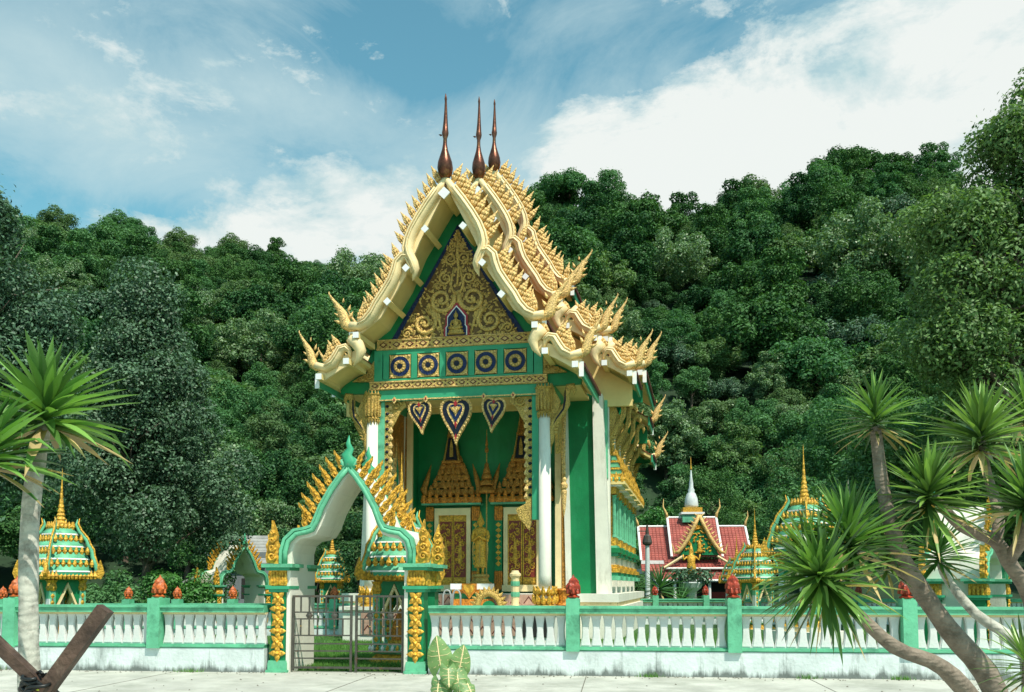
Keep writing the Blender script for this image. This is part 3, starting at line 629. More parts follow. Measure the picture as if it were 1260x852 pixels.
def tier(v0, v1, az, zs, skirts, xs=1., hh=2.55, front=True, teeth=True, tips=True, spire=True, gable=None):
    """one roof tier: main slopes and skirts [(hook x, hook z, scale)], gable boards on its outer end"""
    vb = v0 if front else v1; face = -1 if front else 1
    P = lambda pts: [(x*xs, az+z*zs) for x, z in pts]
    main = [(0, az-.1), (1.0*xs, az-1.7*zs), (1.42*xs, az-2.7*zs), (2.15*xs, az-3.85*zs), (2.85*xs, az-4.35*zs)]
    SS = [[(hx-.15, hz-.1), (hx+.4*k, hz-.36*k), (hx+1.0*k, hz-.72*k)] for hx, hz, k in skirts]
    for s in (1, -1):
        b = MB(M['soffit']); t = MB(M['rooftile'])
        for pts in [main]+SS:
            q = pts if s > 0 else mir(pts)
            slope_slab(b, q, v0+.12, v1-.12, .14); 
            tp = stepped([(x, z+.03) for x, z in q]); t.strip(tp, [(x, z-.05) for x, z in tp], v0+.1, v1-.1)
        b.ob('roof_soffit', T); t.ob('roof', T)['kind'] = 'stuff'
        # eave fascia under each slope
        for i, pts in enumerate([main]+SS):
            e = pts[-1]; x = e[0]*s
            b = MB(M['midgreen']); b.box(min(x, x+.07*s), max(x, x+.07*s), v0+.05, v1-.05, e[1]-.3, e[1]+.02)
            b.use(M['offw']); b.box(min(x-.02*s, x+.11*s), max(x-.02*s, x+.11*s), v0+.0 if front else v1-.05, v0+.05 if front else v1, e[1]-.36, e[1]+.06)
            b.use(M['maroon']); b.box(min(x+.07*s, x+.14*s), max(x+.07*s, x+.14*s), v0+.06, v1-.06, e[1]-.06, e[1]+.04)
            b.ob('eave_fascia', T)
        sg = lambda pts: pts if s > 0 else mir(pts)
        vv = vb+(.0 if front else -.0)
        # straight backing boards the wavy boards are fixed to
        for pts in [main]+SS:
            bp_ = sg([(x, z+.02) for x, z in pts]); b = MB(M['cream']); o1 = []; o2 = []
            for i in range(len(bp_)):
                p0, p1 = bp_[max(i-1, 0)], bp_[min(i+1, len(bp_)-1)]; l = hypot(p1[0]-p0[0], p1[1]-p0[1]); nx, nz = -(p1[1]-p0[1])/l*s, (p1[0]-p0[0])/l*s
                o1.append((bp_[i][0]+nx*.13 if i else 0*s+bp_[i][0], bp_[i][1]+nz*.13)); o2.append((bp_[i][0]-nx*.2 if (i or pts is not main) else bp_[i][0], bp_[i][1]-nz*.2))
            ya, yb_ = sorted((vv-face*.06, vv-face*.14)); b.strip(o1, o2, ya, yb_); b.ob('backing_board', T)
        barge(sg(P(UP)), UPR, vv, face, teeth=teeth, start=.22, end=1.0, L0=.95)
        barge(sg(P(LO)), LOR, vv-.02*face*-1, face, teeth=teeth, start=.42, end=.05, L0=.9)
        if tips: inst(NG, 'naga_finial', T, (2.95*xs*s, vv, az-4.16*zs), (0, 0, 0 if s > 0 else pi), (1, 1, .92))
        for hx, hz, k in skirts:
            barge(sg([(hx+x*k, hz+z*k) for x, z in SK]), [r*max(k, .9) for r in SKR], vv, face, teeth=teeth, start=.3, end=.05, L0=.78, sp=.24)
            b = MB(M['cream']); b.smooth = True
            b.tube([(x, vv, z) for x, z in sg([(hx+x*k, hz+z*k) for x, z in TL])], [.17, .19, .16, .1, .02], 8, 1.2); b.ob('barge_tail', T)
            if tips: inst(NG, 'naga_finial', T, ((hx+1.1*k)*s, vv, hz-.36*k), (0, 0, 0 if s > 0 else pi), (.82, .9, .92))
        if front:
            for x, z in [(.57*xs, -1.5), (1.14*xs, -2.62), (1.70*xs, -3.58), (2.66*xs, -4.52)]+[(hx+.05, hz-az-.36) for hx, hz, k in skirts]+[(hx+.9*k, hz-az-.78*k) for hx, hz, k in skirts]:
                zz = az+z*zs if abs(x) < 2.7 else az+z
                b = MB(M['soffit']); c = .08; x_ = x*s
                rot = Matrix.Translation((x_, 0, zz))@Matrix.Rotation(.75*s*(x < 2), 4, 'Y')
                b.box(-c, c, v0-.2, gable or v0+1.2, -c, c, rot); b.use(M['offw']); b.box(-c-.006, c+.006, v0-.24, v0-.2, -c-.006, c+.006, rot); b.ob('purlin', T)
    if front:
        b = MB(M['soffit']); r = Matrix.Translation((0, 0, az-.48))@Matrix.Rotation(pi/4, 4, 'Y'); b.box(-.1, .1, v0-.2, gable or v0+1.2, -.1, .1, r); b.use(M['offw']); b.box(-.13, .13, v0-.24, v0-.2, -.13, .13, r); b.ob('ridge_purlin', T)
    if spire: chofa(0, vb-.08*(1 if front else -1), az+.02, hh)
    return main, SS
tA = dict(az=13.52, zs=1., skirts=[(2.9, 8.6, 1.)])
tB = dict(az=15.33, zs=.98, xs=.95, skirts=[(2.93, 10.46, 1.05), (4.14, 9.18, .95)])
tC = dict(az=16.64, zs=1., xs=.97, skirts=[(3.05, 11.05, 1.05), (4.3, 9.75, .97)])
tD = dict(az=13.9, zs=.95, xs=.95, skirts=[(2.93, 9.0, 1.05), (4.14, 7.95, .95)])
tier(-1.32, 3.0, gable=0., **tA); tier(2.79, 5.3, gable=3.6, hh=2.85, **tB); tier(5.15, 11., gable=6.2, hh=2.7, **tC)
tier(10.9, 13.2, front=False, teeth=False, **tB); tier(13.1, 15.4, front=False, teeth=False, **tD)
def gable_wall(name, m, v0, v1, az, zs, skirts, base, xs=1.):
    pts = [(0, az-.3), (1.0*xs, az-1.9*zs), (1.42*xs, az-2.9*zs), (2.15*xs, az-4.02*zs), (2.8*xs, az-4.52*zs)]
    for hx, hz, k in skirts: pts += [(hx-.1, hz-.3), (hx+.9*k, hz-.95*k)]
    pts.append((pts[-1][0], base))
    MB(m).prism(pts+mir(pts)[::-1][:-1], v0, v1).ob(name, T)
gable_wall('gable_wall', M['green'], 6.2, 6.35, base=8.2, **tC)
gable_wall('gable_wall', M['soffit'], 3.62, 3.8, base=7.6, **tB)
gable_wall('gable_wall', M['green'], 11.9, 12.1, base=7.6, **tB)
gable_wall('gable_wall', M['green'], 13.9, 14.1, base=7.2, **tD)
# front pediment on the columns
b = MB(M['green']); b.prism([(-2.72, 9.2), (2.72, 9.2), (2.1, 9.72), (1.4, 10.8), (1.0, 11.7), (0, 13.3), (-1.0, 11.7), (-1.4, 10.8), (-2.1, 9.72)], .02, .22); b.ob('pediment_back', T)
b = MB(M['green']); b.prism([(-2.75, 7.6), (-3.75, 7.62), (-3.78, 7.75), (-2.9, 8.6), (-2.6, 9.25), (2.6, 9.25), (2.9, 8.6), (3.78, 7.75), (3.75, 7.62), (2.75, 7.6)], .08, .24); b.ob('frieze_back', T)
b = MB(M['blue']); b.prism([(-2.1, 9.2), (2.1, 9.2), (.98, 11.0), (0, 12.7), (-.98, 11.0)], -.03, .02); b.ob('mosaic_panel', T)
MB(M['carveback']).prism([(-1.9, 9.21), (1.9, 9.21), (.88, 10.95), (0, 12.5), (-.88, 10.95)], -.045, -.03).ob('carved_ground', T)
PX = lambda x, y: ((480+x/6.085-560.5)*5.05/210*1.0, 9.36+(418-(290+y/6.085)-(x-480)*.0)*0)
def spiral(cx, cz, r, dirn, turns, a0, wdt):
    pts = []; rad = []; n = int(13*turns)
    for i in range(n+1):
        f = i/n; a = a0+dirn*f*turns*2*pi; rr = r*(1-.86*f); pts.append((cx+rr*cos(a), -.07, cz+rr*sin(a))); rad.append(wdt*(1-.5*f))
    return pts, rad
def scroll(cx, cz, r, dirn, a0, turns=1.6, w=.075):
    b = MB(M['relief']); b.smooth = True
    w = r*.2; p, rd = spiral(cx, cz, r, dirn, turns, a0, w); b.tube(p, rd, 6, .7)
    b.smooth = False
    for i in range(int(9+r*14)):
        f = i/(9+r*14); a = a0+dirn*f*1.25*2*pi; rr = r*(1-.5*f)+w*1.1
        b.lathe([(w*.45, -w*.5), (w*.6, 0), (.004, w*1.7)], 4, sy=.6, M4=Matrix.Translation((cx+rr*cos(a), -.06, cz+rr*sin(a)))@Matrix.Rotation(pi/2-a+dirn*.7, 4, 'Y'))
    b.lathe([(w*.3, -w), (w*.8, 0), (w*.3, w)], 6, (cx, -.08, cz), sy=.5)
    return b.ob('carved_scroll', T)
# scrolls (x, z, radius, turn, start), mirrored about the axis
for cx, cz, r, d, a0 in [(.19, 11.62, .19, 1, -pi/2), (.36, 11.02, .22, -1, pi/2), (.48, 10.36, .42, 1, pi*.9), (1.02, 9.66, .40, 1, pi*.6), (.86, 10.12, .13, -1, 0), (1.58, 9.38, .17, -1, pi), (.13, 12.0, .1, -1, pi/2), (.62, 10.78, .12, 1, 0), (1.38, 9.85, .12, 1, pi)]:
    scroll(cx, cz, r, d, a0, w=.05); scroll(-cx, cz, r, -d, pi-a0, w=.05)
for pts in ([(0, 12.45), (.03, 12.1), (.0, 11.8), (.05, 11.3), (.0, 10.75)], [(.1, 11.35), (.2, 10.8), (.08, 10.5)], [(.45, 9.3), (.55, 9.7), (.75, 10.05), (.55, 10.3)], [(-.1, 11.35), (-.2, 10.8), (-.08, 10.5)], [(-.45, 9.3), (-.55, 9.7), (-.75, 10.05), (-.55, 10.3)]):
    b = MB(M['relief']); b.smooth = True; b.tube([(x, -.06, z) for x, z in pts], [.03]+[.05]*(len(pts)-2)+[.03], 6, .7); b.ob('carved_stem', T)
b = MB(M['relief']); rng = random.Random(9)
for i in range(420):
    z = 9.24+rng.random()**1.4*3.25; hw = (12.62-z)*.575-.06; x = rng.uniform(-hw, hw) if hw > 0 else 0
    if abs(x) < .38 and z < 10.05: continue
    s_ = rng.uniform(.03, .055); a = rng.uniform(-2.6, 2.6)
    b.lathe([(s_*.5, -s_*.6), (s_*.75, 0), (s_*.5, s_*.6), (.004, s_*1.5)], 4, sy=.5, M4=Matrix.Translation((x, -.055, z))@Matrix.Rotation(a, 4, 'Y'))
b.ob('carved_leaf', T)['kind'] = 'stuff'
# small niche with a seated figure
def outline(hw, z0, z1, zt): return [(-hw, z0), (-hw, z0+(z1-z0)*.45), (-hw*.86, z0+(z1-z0)*.55), (-hw*.86, z1), (-hw*.45, z1+(zt-z1)*.5), (0, zt), (hw*.45, z1+(zt-z1)*.5), (hw*.86, z1), (hw*.86, z0+(z1-z0)*.55), (hw, z0+(z1-z0)*.45), (hw, z0)]
b = MB(M['red']); b.prism(outline(.40, 9.22, 9.85, 10.25), -.1, -.05); b.use(M['offw']).prism(outline(.335, 9.22, 9.81, 10.15), -.115, -.1); b.use(M['blue']).prism(outline(.305, 9.22, 9.78, 10.1), -.13, -.115); b.ob('niche', T)
b = MB(M['oldgold']); b.smooth = True
b.lathe([(.26, 0), (.27, .05), (.22, .07), (.24, .12), (.2, .14)], 14, (0, -.16, 9.24), sy=.45)
b.tube([(-.2, -.2, 9.44), (-.05, -.24, 9.42), (.12, -.22, 9.44), (.2, -.18, 9.45)], [.05, .06, .06, .04], 8)
b.lathe([(.12, 0), (.1, .07), (.085, .14), (.11, .22), (.12, .27), (.04, .31), (.035, .34), (.065, .38), (.07, .43), (.05, .48), (.025, .51), (.005, .58)], 10, (0, -.17, 9.40), sy=.6)
for s in (-1, 1): b.tube([(s*.11, -.17, 9.66), (s*.16, -.19, 9.54), (s*.09, -.25, 9.47)], [.035, .032, .028], 7)
b.ob('seated_figure', T)
def pattern_band(z0, z1, hw, y=-.05):
    b = MB(M['relief']); b.box(-hw, hw, y, .07, z0, z1); b.use(M['palegold']); h = z1-z0
    for k in (z0+.02, z1-.045): b.box(-hw-.01, hw+.01, y-.03, y, k, k+.03)
    o = b.ob('carved_band', T); n = int(hw*2/(h*1.25)); d = MB(M['maroon']); s = h*.27
    d.prism([(-s*1.5, 0), (0, -s), (s*1.5, 0), (0, s)], -.012, 0); d.use(M['palegold']).prism([(-s*.9, 0), (0, -s*.6), (s*.9, 0), (0, s*.6)], -.022, -.012); me = d.mesh('band_diamond')
    x_ = MB(M['maroon']); x_.prism([(-s*.5, s*1.05), (s*.5, s*1.05), (0, s*.35)], -.01, 0).prism([(-s*.5, -s*1.05), (s*.5, -s*1.05), (0, -s*.35)], -.01, 0); mx = x_.mesh('band_triangle')
    for i in range(n):
        x = -hw+(i+.5)*2*hw/n; inst(me, 'band_diamond', o, (x, y, (z0+z1)/2))
        if i < n-1: inst(mx, 'band_triangle', o, (x+hw/n, y, (z0+z1)/2))
pattern_band(8.9, 9.23, 2.55); pattern_band(7.66, 7.93, 2.76, -.07)
b = MB(M['midgreen']); b.box(-2.5, 2.5, -.03, .08, 8.76, 8.9); b.box(-2.5, 2.5, -.02, .08, 7.93, 8.0)
b.ob('frieze_rail', T)
for i in range(6):
    x = -2.25+i*.9; MB(M['midgreen']).box(x-.09, x+.09, -.04, .08, 8.0, 8.76).ob('frieze_post', T)
for s in (-1, 1): MB(M['midgreen']).box(s*2.5-.13, s*2.5+.13, -.045, .08, 7.93, 8.9).ob('frieze_post', T)
med = MB(M['relief']); med.box(-.33, .33, -.01, .06, -.35, .35)
med.use(M['blue']); n = 20
med.smooth = False
for r0, r1, m_, y in ((.2, .31, 'blue', -.035), (.0, .19, 'oldgold', -.045), (.0, .085, 'navy', -.06)):
    med.use(M[m_]); vs = [(r*cos(2*pi*i/n), yy, r*sin(2*pi*i/n)) for r, yy in ((r1, y), (r1, 0), (max(r0, .001), y)) for i in range(n)]
    med.add(vs, [(i, (i+1) % n, n+(i+1) % n, n+i) for i in range(n)]+[(i, 2*n+i, 2*n+(i+1) % n, (i+1) % n) for i in range(n)])
med.use(M['palegold'])
for i in range(10): med.lathe([(.02, -.03), (.032, 0), (.004, .06)], 5, sy=.5, M4=Matrix.Translation((.135*cos(i*pi/5), -.05, .135*sin(i*pi/5)))@Matrix.Rotation(pi/2-i*pi/5, 4, 'Y'))
for i in range(4): med.lathe([(.03, -.03), (.05, 0), (.004, .09)], 5, sy=.4, M4=Matrix.Translation((.28*(1 if i % 2 else -1), -.02, .3*(1 if i > 1 else -1)))@Matrix.Rotation(atan2(1 if i % 2 else -1, 1 if i > 1 else -1), 4, 'Y'))
mm = med.mesh('medallion')
for i in range(5): inst(mm, 'medallion', T, (-1.8+i*.9, -.02, 8.38))
b = MB(M['midgreen']); b.box(-2.8, 2.8, -.02, .3, 7.4, 7.66); b.box(-2.45, 2.45, -.06, .0, 7.3, 7.4); b.use(M['palegold']).box(-2.45, 2.45, -.09, -.06, 7.32, 7.355); b.ob('beam', T)
d = MB(M['palegold']); d.prism([(-.09, 0), (0, -.13), (.09, 0), (0, .1)], -.1, -.07); d.use(M['red']).prism([(-.03, 0), (0, -.05), (.03, 0), (0, .05)], -.115, -.1); dm = d.mesh('beam_stud')
for x in (-1.95, -.95, .85, 1.75): inst(dm, 'beam_stud', T, (x, -.02, 7.33))
# corner ornaments beside the frieze
for s in (-1, 1):
    b = MB(M['oldgold']); b.prism([(s*2.64, 7.95), (s*2.64, 8.6), (s*2.8, 8.4), (s*2.88, 8.2), (s*3.15, 8.1), (s*3.35, 7.97)], -.02, .08); b.smooth = True
    for cx, cz, r in ((2.78, 8.13, .12), (3.05, 8.04, .08)):
        p, rd = spiral(cx*s, cz, r, s, 1.4, 0, .035); b.tube(p, rd, 5)
    b.ob('corner_ornament', T)
# hanging heart pendants under the beam
def heart(k, n=0):
    """bodhi leaf outline: broad shoulders, long pointed tip; k is the half width"""
    r = [(0, .38), (.18, .52), (.45, .62), (.74, .54), (.94, .3), (1.0, 0), (.93, -.35), (.76, -.75), (.52, -1.15), (.28, -1.55), (.1, -1.9), (0, -2.2)]
    return [(x*k, z*k) for x, z in r]+[(-x*k, z*k) for x, z in r[-2:0:-1]]
def pendant(x, z, k, tilt=0.):
    b = MB(M['palegold']); b.prism(heart(k), -.06, .06)
    for m_, f, y in (('navy', .84, -.075), ('palegold', .56, -.09), ('blue', .42, -.105), ('palegold', .22, -.12)): b.use(M[m_]).prism([(p, q) for p, q in heart(k*f)], y, y+.02)
    b.use(M['red']); b.prism([(-.12*k, .3*k), (0, .5*k), (.12*k, .3*k), (0, .08*k)], -.145, -.11); b.prism([(-.09*k, -.95*k), (0, -.75*k), (.09*k, -.95*k), (0, -1.2*k)], -.11, -.07); b.prism([(-.1*k, -1.75*k), (0, -1.5*k), (.1*k, -1.75*k), (0, -2.0*k)], -.09, -.05)
    b.use(M['oldgold']).prism([(-.3*k, .0), (0, -.32*k), (.3*k, .0), (.3*k, .14*k), (0, -.18*k), (-.3*k, .14*k)], -.14, -.11)
    b.use(M['palegold']); H = heart(k*.95)
    for i in range(len(H)):
        p, q = H[i], H[(i+1) % len(H)]
        for f in (0, .5): b.lathe([(.02, -.03), (.05*k**.4, .0), (.03, .04)], 5, (p[0]*(1-f)+q[0]*f, -.08, p[1]*(1-f)+q[1]*f), sy=.7)
    o = b.ob('hanging_pendant', T, (x, .05, z)); o.rotation_euler = (0, tilt, 0)
pendant(-.03, 7.0, .50); pendant(-1.17, 7.05, .36, -.1); pendant(1.14, 7.05, .37, .1)
# carved jamb strips and green jambs
for s in (-1, 1):
    b = MB(M['trim' if s < 0 else 'midgreen']); b.box(min(s*2.3, s*2.5), max(s*2.3, s*2.5), .0, .2, 3.62, 7.4); b.ob('jamb', T)
    b = MB(M['oldgold']); x0 = s*2.3
    b.box(min(x0, x0-s*.2), max(x0, x0-s*.2), .05, .14, 4.0, 7.35); b.prism([(x0-s*.2, 7.35), (x0-s*.62, 7.38), (x0-s*.68, 7.15), (x0-s*.5, 7.0), (x0-s*.35, 6.7), (x0-s*.2, 6.45)], .05, .12); b.smooth = True
    p, rd = spiral(x0-s*.38, 7.18, .16, -s, 1.5, 0, .045); b.tube([(q[0], .03, q[2]) for q in p], rd, 5); b.smooth = False
    b.prism([(x0, 4.1), (x0-s*.2, 4.1), (x0-s*.5, 3.95), (x0-s*.42, 3.7), (x0-s*.25, 3.5), (x0-s*.1, 3.3), (x0-s*.02, 3.6)], .04, .14)
    for i in range(13):
        z = 4.3+i*.235; b.use(M['palegold']).lathe([(.05, -.06), (.08, 0), (.01, .12)], 5, (x0-s*.19, .05, z), sy=.5); b.use(M['navy']).lathe([(.01, -.05), (.055, -.02), (.055, .02), (.01, .05)], 6, (x0-s*.07, .04, z+.05), sy=.5)
    b.ob('carved_jamb_strip', T)
# columns
def column(u, v, z0=FZ, z1=6.88, r=.185, base=True, name='column'):
    b = MB(M['white']); b.smooth = True; b.lathe([(r*1.08, 0), (r, .4), (r*.93, z1-z0)], 20, (0, 0, z0)); b.lathe([(r*1.3, -.5), (r*1.3, 0)], 16, (0, 0, z0)); o = b.ob(name, T, (u, v, 0))
    c = MB(M['oldgold']); c.lathe([(.2, 0), (.24, .03), (.19, .08), (.17, .12), (.2, .2), (.26, .72), (.3, .78), (.25, .8)], 16, (0, 0, z1-.06))
    for i in range(14):
        a = i*2*pi/14; c.lathe([(.03, -.02), (.045, .1), (.04, .4), (.05, .6), (.01, .78)], 5, (cos(a)*.23, sin(a)*.23, z1+.06)); c.lathe([(.03, 0), (.04, -.05), (.005, -.16)], 5, (cos(a)*.2, sin(a)*.2, z1-.04))
    c.ob('capital', T, (u, v, 0))
    if base:
        c = MB(M['gold']); c.lathe([(.33, 0), (.33, .06), (.27, .08), (.26, .16), (.31, .2), (.25, .26)], 16, (0, 0, PZ))
        for i in range(12):
            a = i*2*pi/12
            for zz, rr in ((.34, .25), (.1, .28)): c.lathe([(.05, 0), (.085, .09), (.065, .17), (.008, .3)], 5, M4=Matrix.Translation((cos(a)*rr, sin(a)*rr, PZ+zz))@Matrix.Rotation(a, 4, 'Z')@Matrix.Rotation(.35, 4, 'Y'))
        c.ob('lotus_base', T, (u, v, 0))
for s in (-1, 1): column(s*2.68, 0, z1=6.8)
b = MB(M['orange']); b.lathe([(.2, 0), (.27, .08), (.22, .14), (.24, .38), (.29, .5), (.27, .55)], 14); o = b.ob('orange_pot', None, (0, 0, 0)); 
def tw(u, v, z=0.): return TO+Vector((cos(TAZ)*u+sin(TAZ)*v, -sin(TAZ)*u+cos(TAZ)*v, z))
o.location = tw(3.22, .2, PZ); tag(o, 'orange gilded pot on the temple terrace right of the right column', 'pot')
# side spandrels hanging between the front columns and the hall wall
for s in (-1, 1):
    b = MB(M['browngold' if s < 0 else 'oldgold'])
    pts = [(.2, 7.5), (3.2, 7.5), (3.2, 5.2), (3.05, 4.9), (2.95, 5.6), (2.7, 6.3), (2.45, 6.6), (2.3, 5.9), (2.15, 6.6), (1.9, 6.4), (1.75, 5.8), (1.6, 6.5), (1.2, 6.9), (.6, 6.9), (.45, 6.2), (.3, 5.6), (.2, 6.0)]
    b.prism(pts, -.05, .05, Matrix.Translation((s*2.78, 0, 0))@Matrix.Rotation(pi/2, 4, 'Z')); 
    for i in range(9): b.lathe([(.05, -.1), (.08, 0), (.01, .2)], 5, (s*2.78, .4+i*.32, 7.1-.2*(i % 2)), sx=1.3)
    b.ob('side_spandrel', T)
    b = MB(M['midgreen']); b.box(s*2.78-.09, s*2.78+.09, .2, 3.4, 7.45, 7.75); b.ob('side_beam', T)
# porch ceiling
MB(M['soffit']).box(-3.6, 3.6, .24, 4.3, 7.78, 7.86).ob('porch_ceiling', T)
# hall front wall (plane v=3.4), pilasters and side walls
for s in (-1, 1):
    x0, x1 = sorted((s*2.5, s*3.86)); b = MB(M['green']); b.box(x0, x1, 3.4, 3.7, 1.42, 8.0); x0, x1 = sorted((s*2.52, s*2.7)); b.box(x0, x1, 3.7, 4.2, 1.42, 7.9); b.ob('front_wall', T)
MB(M['green']).box(-2.6, 2.6, 4.2, 4.45, 1.42, 7.9).ob('back_wall', T)
for s in (-1, 1):
    MB(M['cream']).box(s*2.56-.1, s*2.56+.1, 3.3, 3.4, FZ, 7.6).ob('pilaster', T)
    MB(M['browngold']).box(s*2.56+s*.19-.07, s*2.56+s*.19+.07, 3.32, 3.4, FZ, 7.4).ob('carved_pilaster_strip', T)
    # the corner pillars lean inward like the columns
    def leaner(name, a, c, d, e, v0, v1, top):
        b = MB(M['white']); b.add([(s*x, y, z) for x, y, z in ((a, v0, 1.42), (c, v0, 1.42), (c, v1, 1.42), (a, v1, 1.42), (d, v0, top), (e, v0, top), (e, v1, top), (d, v1, top))], [(0, 1, 2, 3), (4, 7, 6, 5), (0, 4, 5, 1), (1, 5, 6, 2), (2, 6, 7, 3), (3, 7, 4, 0)]); b.ob(name, T)
    leaner('corner_pillar', 3.82, 4.28, 3.72, 4.05, 3.2, 3.75, 7.95); leaner('front_pilaster', 2.82, 3.0, 2.7, 2.88, 3.25, 3.4, 7.9)
    b = MB(M['palegold']); b.smooth = True; b.tube([(s*2.86, 2.6, 7.5), (s*2.84, 2.6, 6.2), (s*2.86, 2.6, 5.2)], [.1, .075, .06], 8); b.smooth = False
    b.lathe([(.05, 0), (.12, .06), (.13, .16), (.07, .24), (.09, .34), (.06, .4)], 10, (s*2.86, 2.6, 4.75)); b.lathe([(.01, -.9), (.05, -.7), (.08, -.35), (.1, -.1), (.06, 0)], 8, (s*2.86, 2.6, 4.8))
    for i in range(12): b.lathe([(.05, -.05), (.08, 0), (.01, .12)], 5, (s*2.86, 2.54, 5.3+i*.17), sy=.6)
    b.ob('hanging_ornament', T)
    b = MB(M['white']); b.box(min(s*4.0, s*4.08), max(s*4.0, s*4.08), 3.75, 14.4, 1.42, 8.3); b.ob('side_wall', T)
MB(M['white']).box(-4.05, 4.05, 14.4, 14.65, 1.42, 7.4).ob('rear_wall', T)
# naga brackets: from the wall up and out to the eaves
nb = MB(M['oldgold']); nb.smooth = True
nb.tube([(0, 0, 0), (.05, 0, .25), (.03, 0, .6), (.16, 0, .95), (.42, 0, 1.2), (.62, 0, 1.5), (.62, 0, 1.85), (.7, 0, 2.08), (.85, 0, 2.1), (.92, 0, 1.95), (.9, 0, 1.8)], [.03, .09, .12, .15, .16, .14, .12, .14, .13, .08, .02], 8, .6)
nb.use(M['navy']); nb.tube([(.06, -.06, .7), (.25, -.08, 1.0), (.5, -.08, 1.3), (.56, -.08, 1.6), (.57, -.07, 1.95)], [.01, .03, .04, .04, .02], 6, .8); nb.tube([(.06, .06, .7), (.25, .08, 1.0), (.5, .08, 1.3), (.56, .08, 1.6), (.57, .07, 1.95)], [.01, .03, .04, .04, .02], 6, .8)
nb.use(M['oldgold']); nb.smooth = False; nb.prism([(0, .3), (.1, .8), (.3, 1.25), (.38, 1.6), (.2, 1.9), (.1, 2.15), (-.02, 2.2)], -.04, .04)
for i in range(12):
    f = i/12; nb.lathe([(.05, -.04), (.07, .0), (.006, .15)], 5, sy=.6, M4=Matrix.Translation((.1+.55*f**1.3+.05, 0, .5+1.3*f))@Matrix.Rotation(1.4-f, 4, 'Y'))
NB = nb.mesh('eave_bracket')
n2 = MB(M['oldgold']); n2.smooth = True
n2.tube([(0, 0, 0), (.05, 0, .25), (.03, 0, .6), (.16, 0, .95), (.42, 0, 1.2), (.62, 0, 1.5), (.62, 0, 1.85), (.7, 0, 2.08), (.85, 0, 2.1), (.92, 0, 1.95), (.9, 0, 1.8)], [.03, .08, .1, .12, .12, .10, .09, .11, .11, .07, .02], 8, .5)
n2.use(M['oldgold']); n2.tube([(.06, -.06, .7), (.25, -.08, 1.0), (.5, -.08, 1.3), (.56, -.08, 1.6), (.57, -.07, 1.95)], [.01, .03, .04, .04, .02], 6, .8); n2.tube([(.06, .06, .7), (.25, .08, 1.0), (.5, .08, 1.3), (.56, .08, 1.6), (.57, .07, 1.95)], [.01, .03, .04, .04, .02], 6, .8)
n2.use(M['oldgold']); n2.smooth = False; n2.prism([(0, .3), (.1, .8), (.3, 1.25), (.38, 1.6), (.2, 1.9), (.1, 2.15), (-.02, 2.2)], -.04, .04)
for i in range(12):
    f = i/12; n2.lathe([(.05, -.04), (.07, .0), (.006, .15)], 5, sy=.6, M4=Matrix.Translation((.1+.55*f**1.3+.05, 0, .5+1.3*f))@Matrix.Rotation(1.4-f, 4, 'Y'))
NB2 = n2.mesh('eave_bracket')
for s in (-1, 1):
    inst(NB, 'eave_bracket', T, (s*2.86, .0, 5.75), (0, 0, 0 if s > 0 else pi), (.78, .9, .85))
    for j in range(6): inst(NB2, 'eave_bracket', T, (s*4.14, 3.85+j*2.1, 5.85+.08*(j > 0)), (0, 0, 0 if s > 0 else pi), (.9, 1, 1.0))
    for j in range(6): # pilasters along the side
        v = 3.85+j*2.1
        b = MB(M['white']); x0, x1 = sorted((s*4.08, s*4.22)); b.box(x0, x1, v-.16, v+.16, 1.42, 7.9); b.use(M['trim']); x0, x1 = sorted((s*4.08, s*4.18))
        b.box(x0, x1, v-.3, v-.163, 5.2, 7.8); b.box(x0, x1, v+.163, v+.3, 5.2, 7.8); b.ob('side_pilaster', T)
# side windows with canopies
w = MB(M['trim']); x0 = .0
def tb(b, m_, x1, y, z0, z1): b.use(M[m_]).box(0, x1, -y, y, z0, z1)
for m_, x1, y, z0, z1 in (('trim', .42, .62, 1.86, 2.0), ('midgreen', .34, .56, 2.0, 2.12), ('gold', .40, .60, 2.12, 2.26), ('gold', .3, .5, 2.26, 2.38), ('white', .24, .44, 2.38, 2.66), ('midgreen', .34, .56, 2.66, 2.78), ('green', .42, .62, 2.78, 2.94), ('trim', .3, .52, 2.94, 3.02),
                         ('gold', .26, .5, 3.02, 3.3), ('gold', .3, .6, 4.75, 5.0), ('offw', .5, .68, 5.0, 5.06), ('soffit', .62, .78, 5.06, 5.16), ('gold', .56, .72, 5.3, 5.42)): tb(w, m_, x1, y, z0, z1)
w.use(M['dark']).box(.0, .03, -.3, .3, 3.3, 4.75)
for s in (-1, 1):
    w.use(M['trim']).lathe([(.09, 0), (.07, .06), (.06, .1), (.055, 1.2), (.08, 1.3), (.06, 1.34), (.1, 1.42)], 10, (.22, s*.44, 3.3)); w.use(M['gold']).lathe([(.07, 0), (.05, .06), (.045, 1.3), (.07, 1.42)], 8, (.12, s*.3, 3.3))
WM = w.mesh('window')
ca = MB(M['gold'])
for k in range(8): ca.lathe([(.06, 0), (.09, .1), (.06, .16), (.01, .34)], 5, (.6, -.7+k*.2, 5.14), sx=.6)
for k in range(3): ca.lathe([(.06, 0), (.09, .1), (.06, .16), (.01, .34)], 5, (.12+k*.2, -.76, 5.14), sy=.6); ca.lathe([(.06, 0), (.09, .1), (.06, .16), (.01, .34)], 5, (.12+k*.2, .76, 5.14), sy=.6)
ca.use(M['trim']).box(0, .58, -.74, .74, 5.16, 5.3)
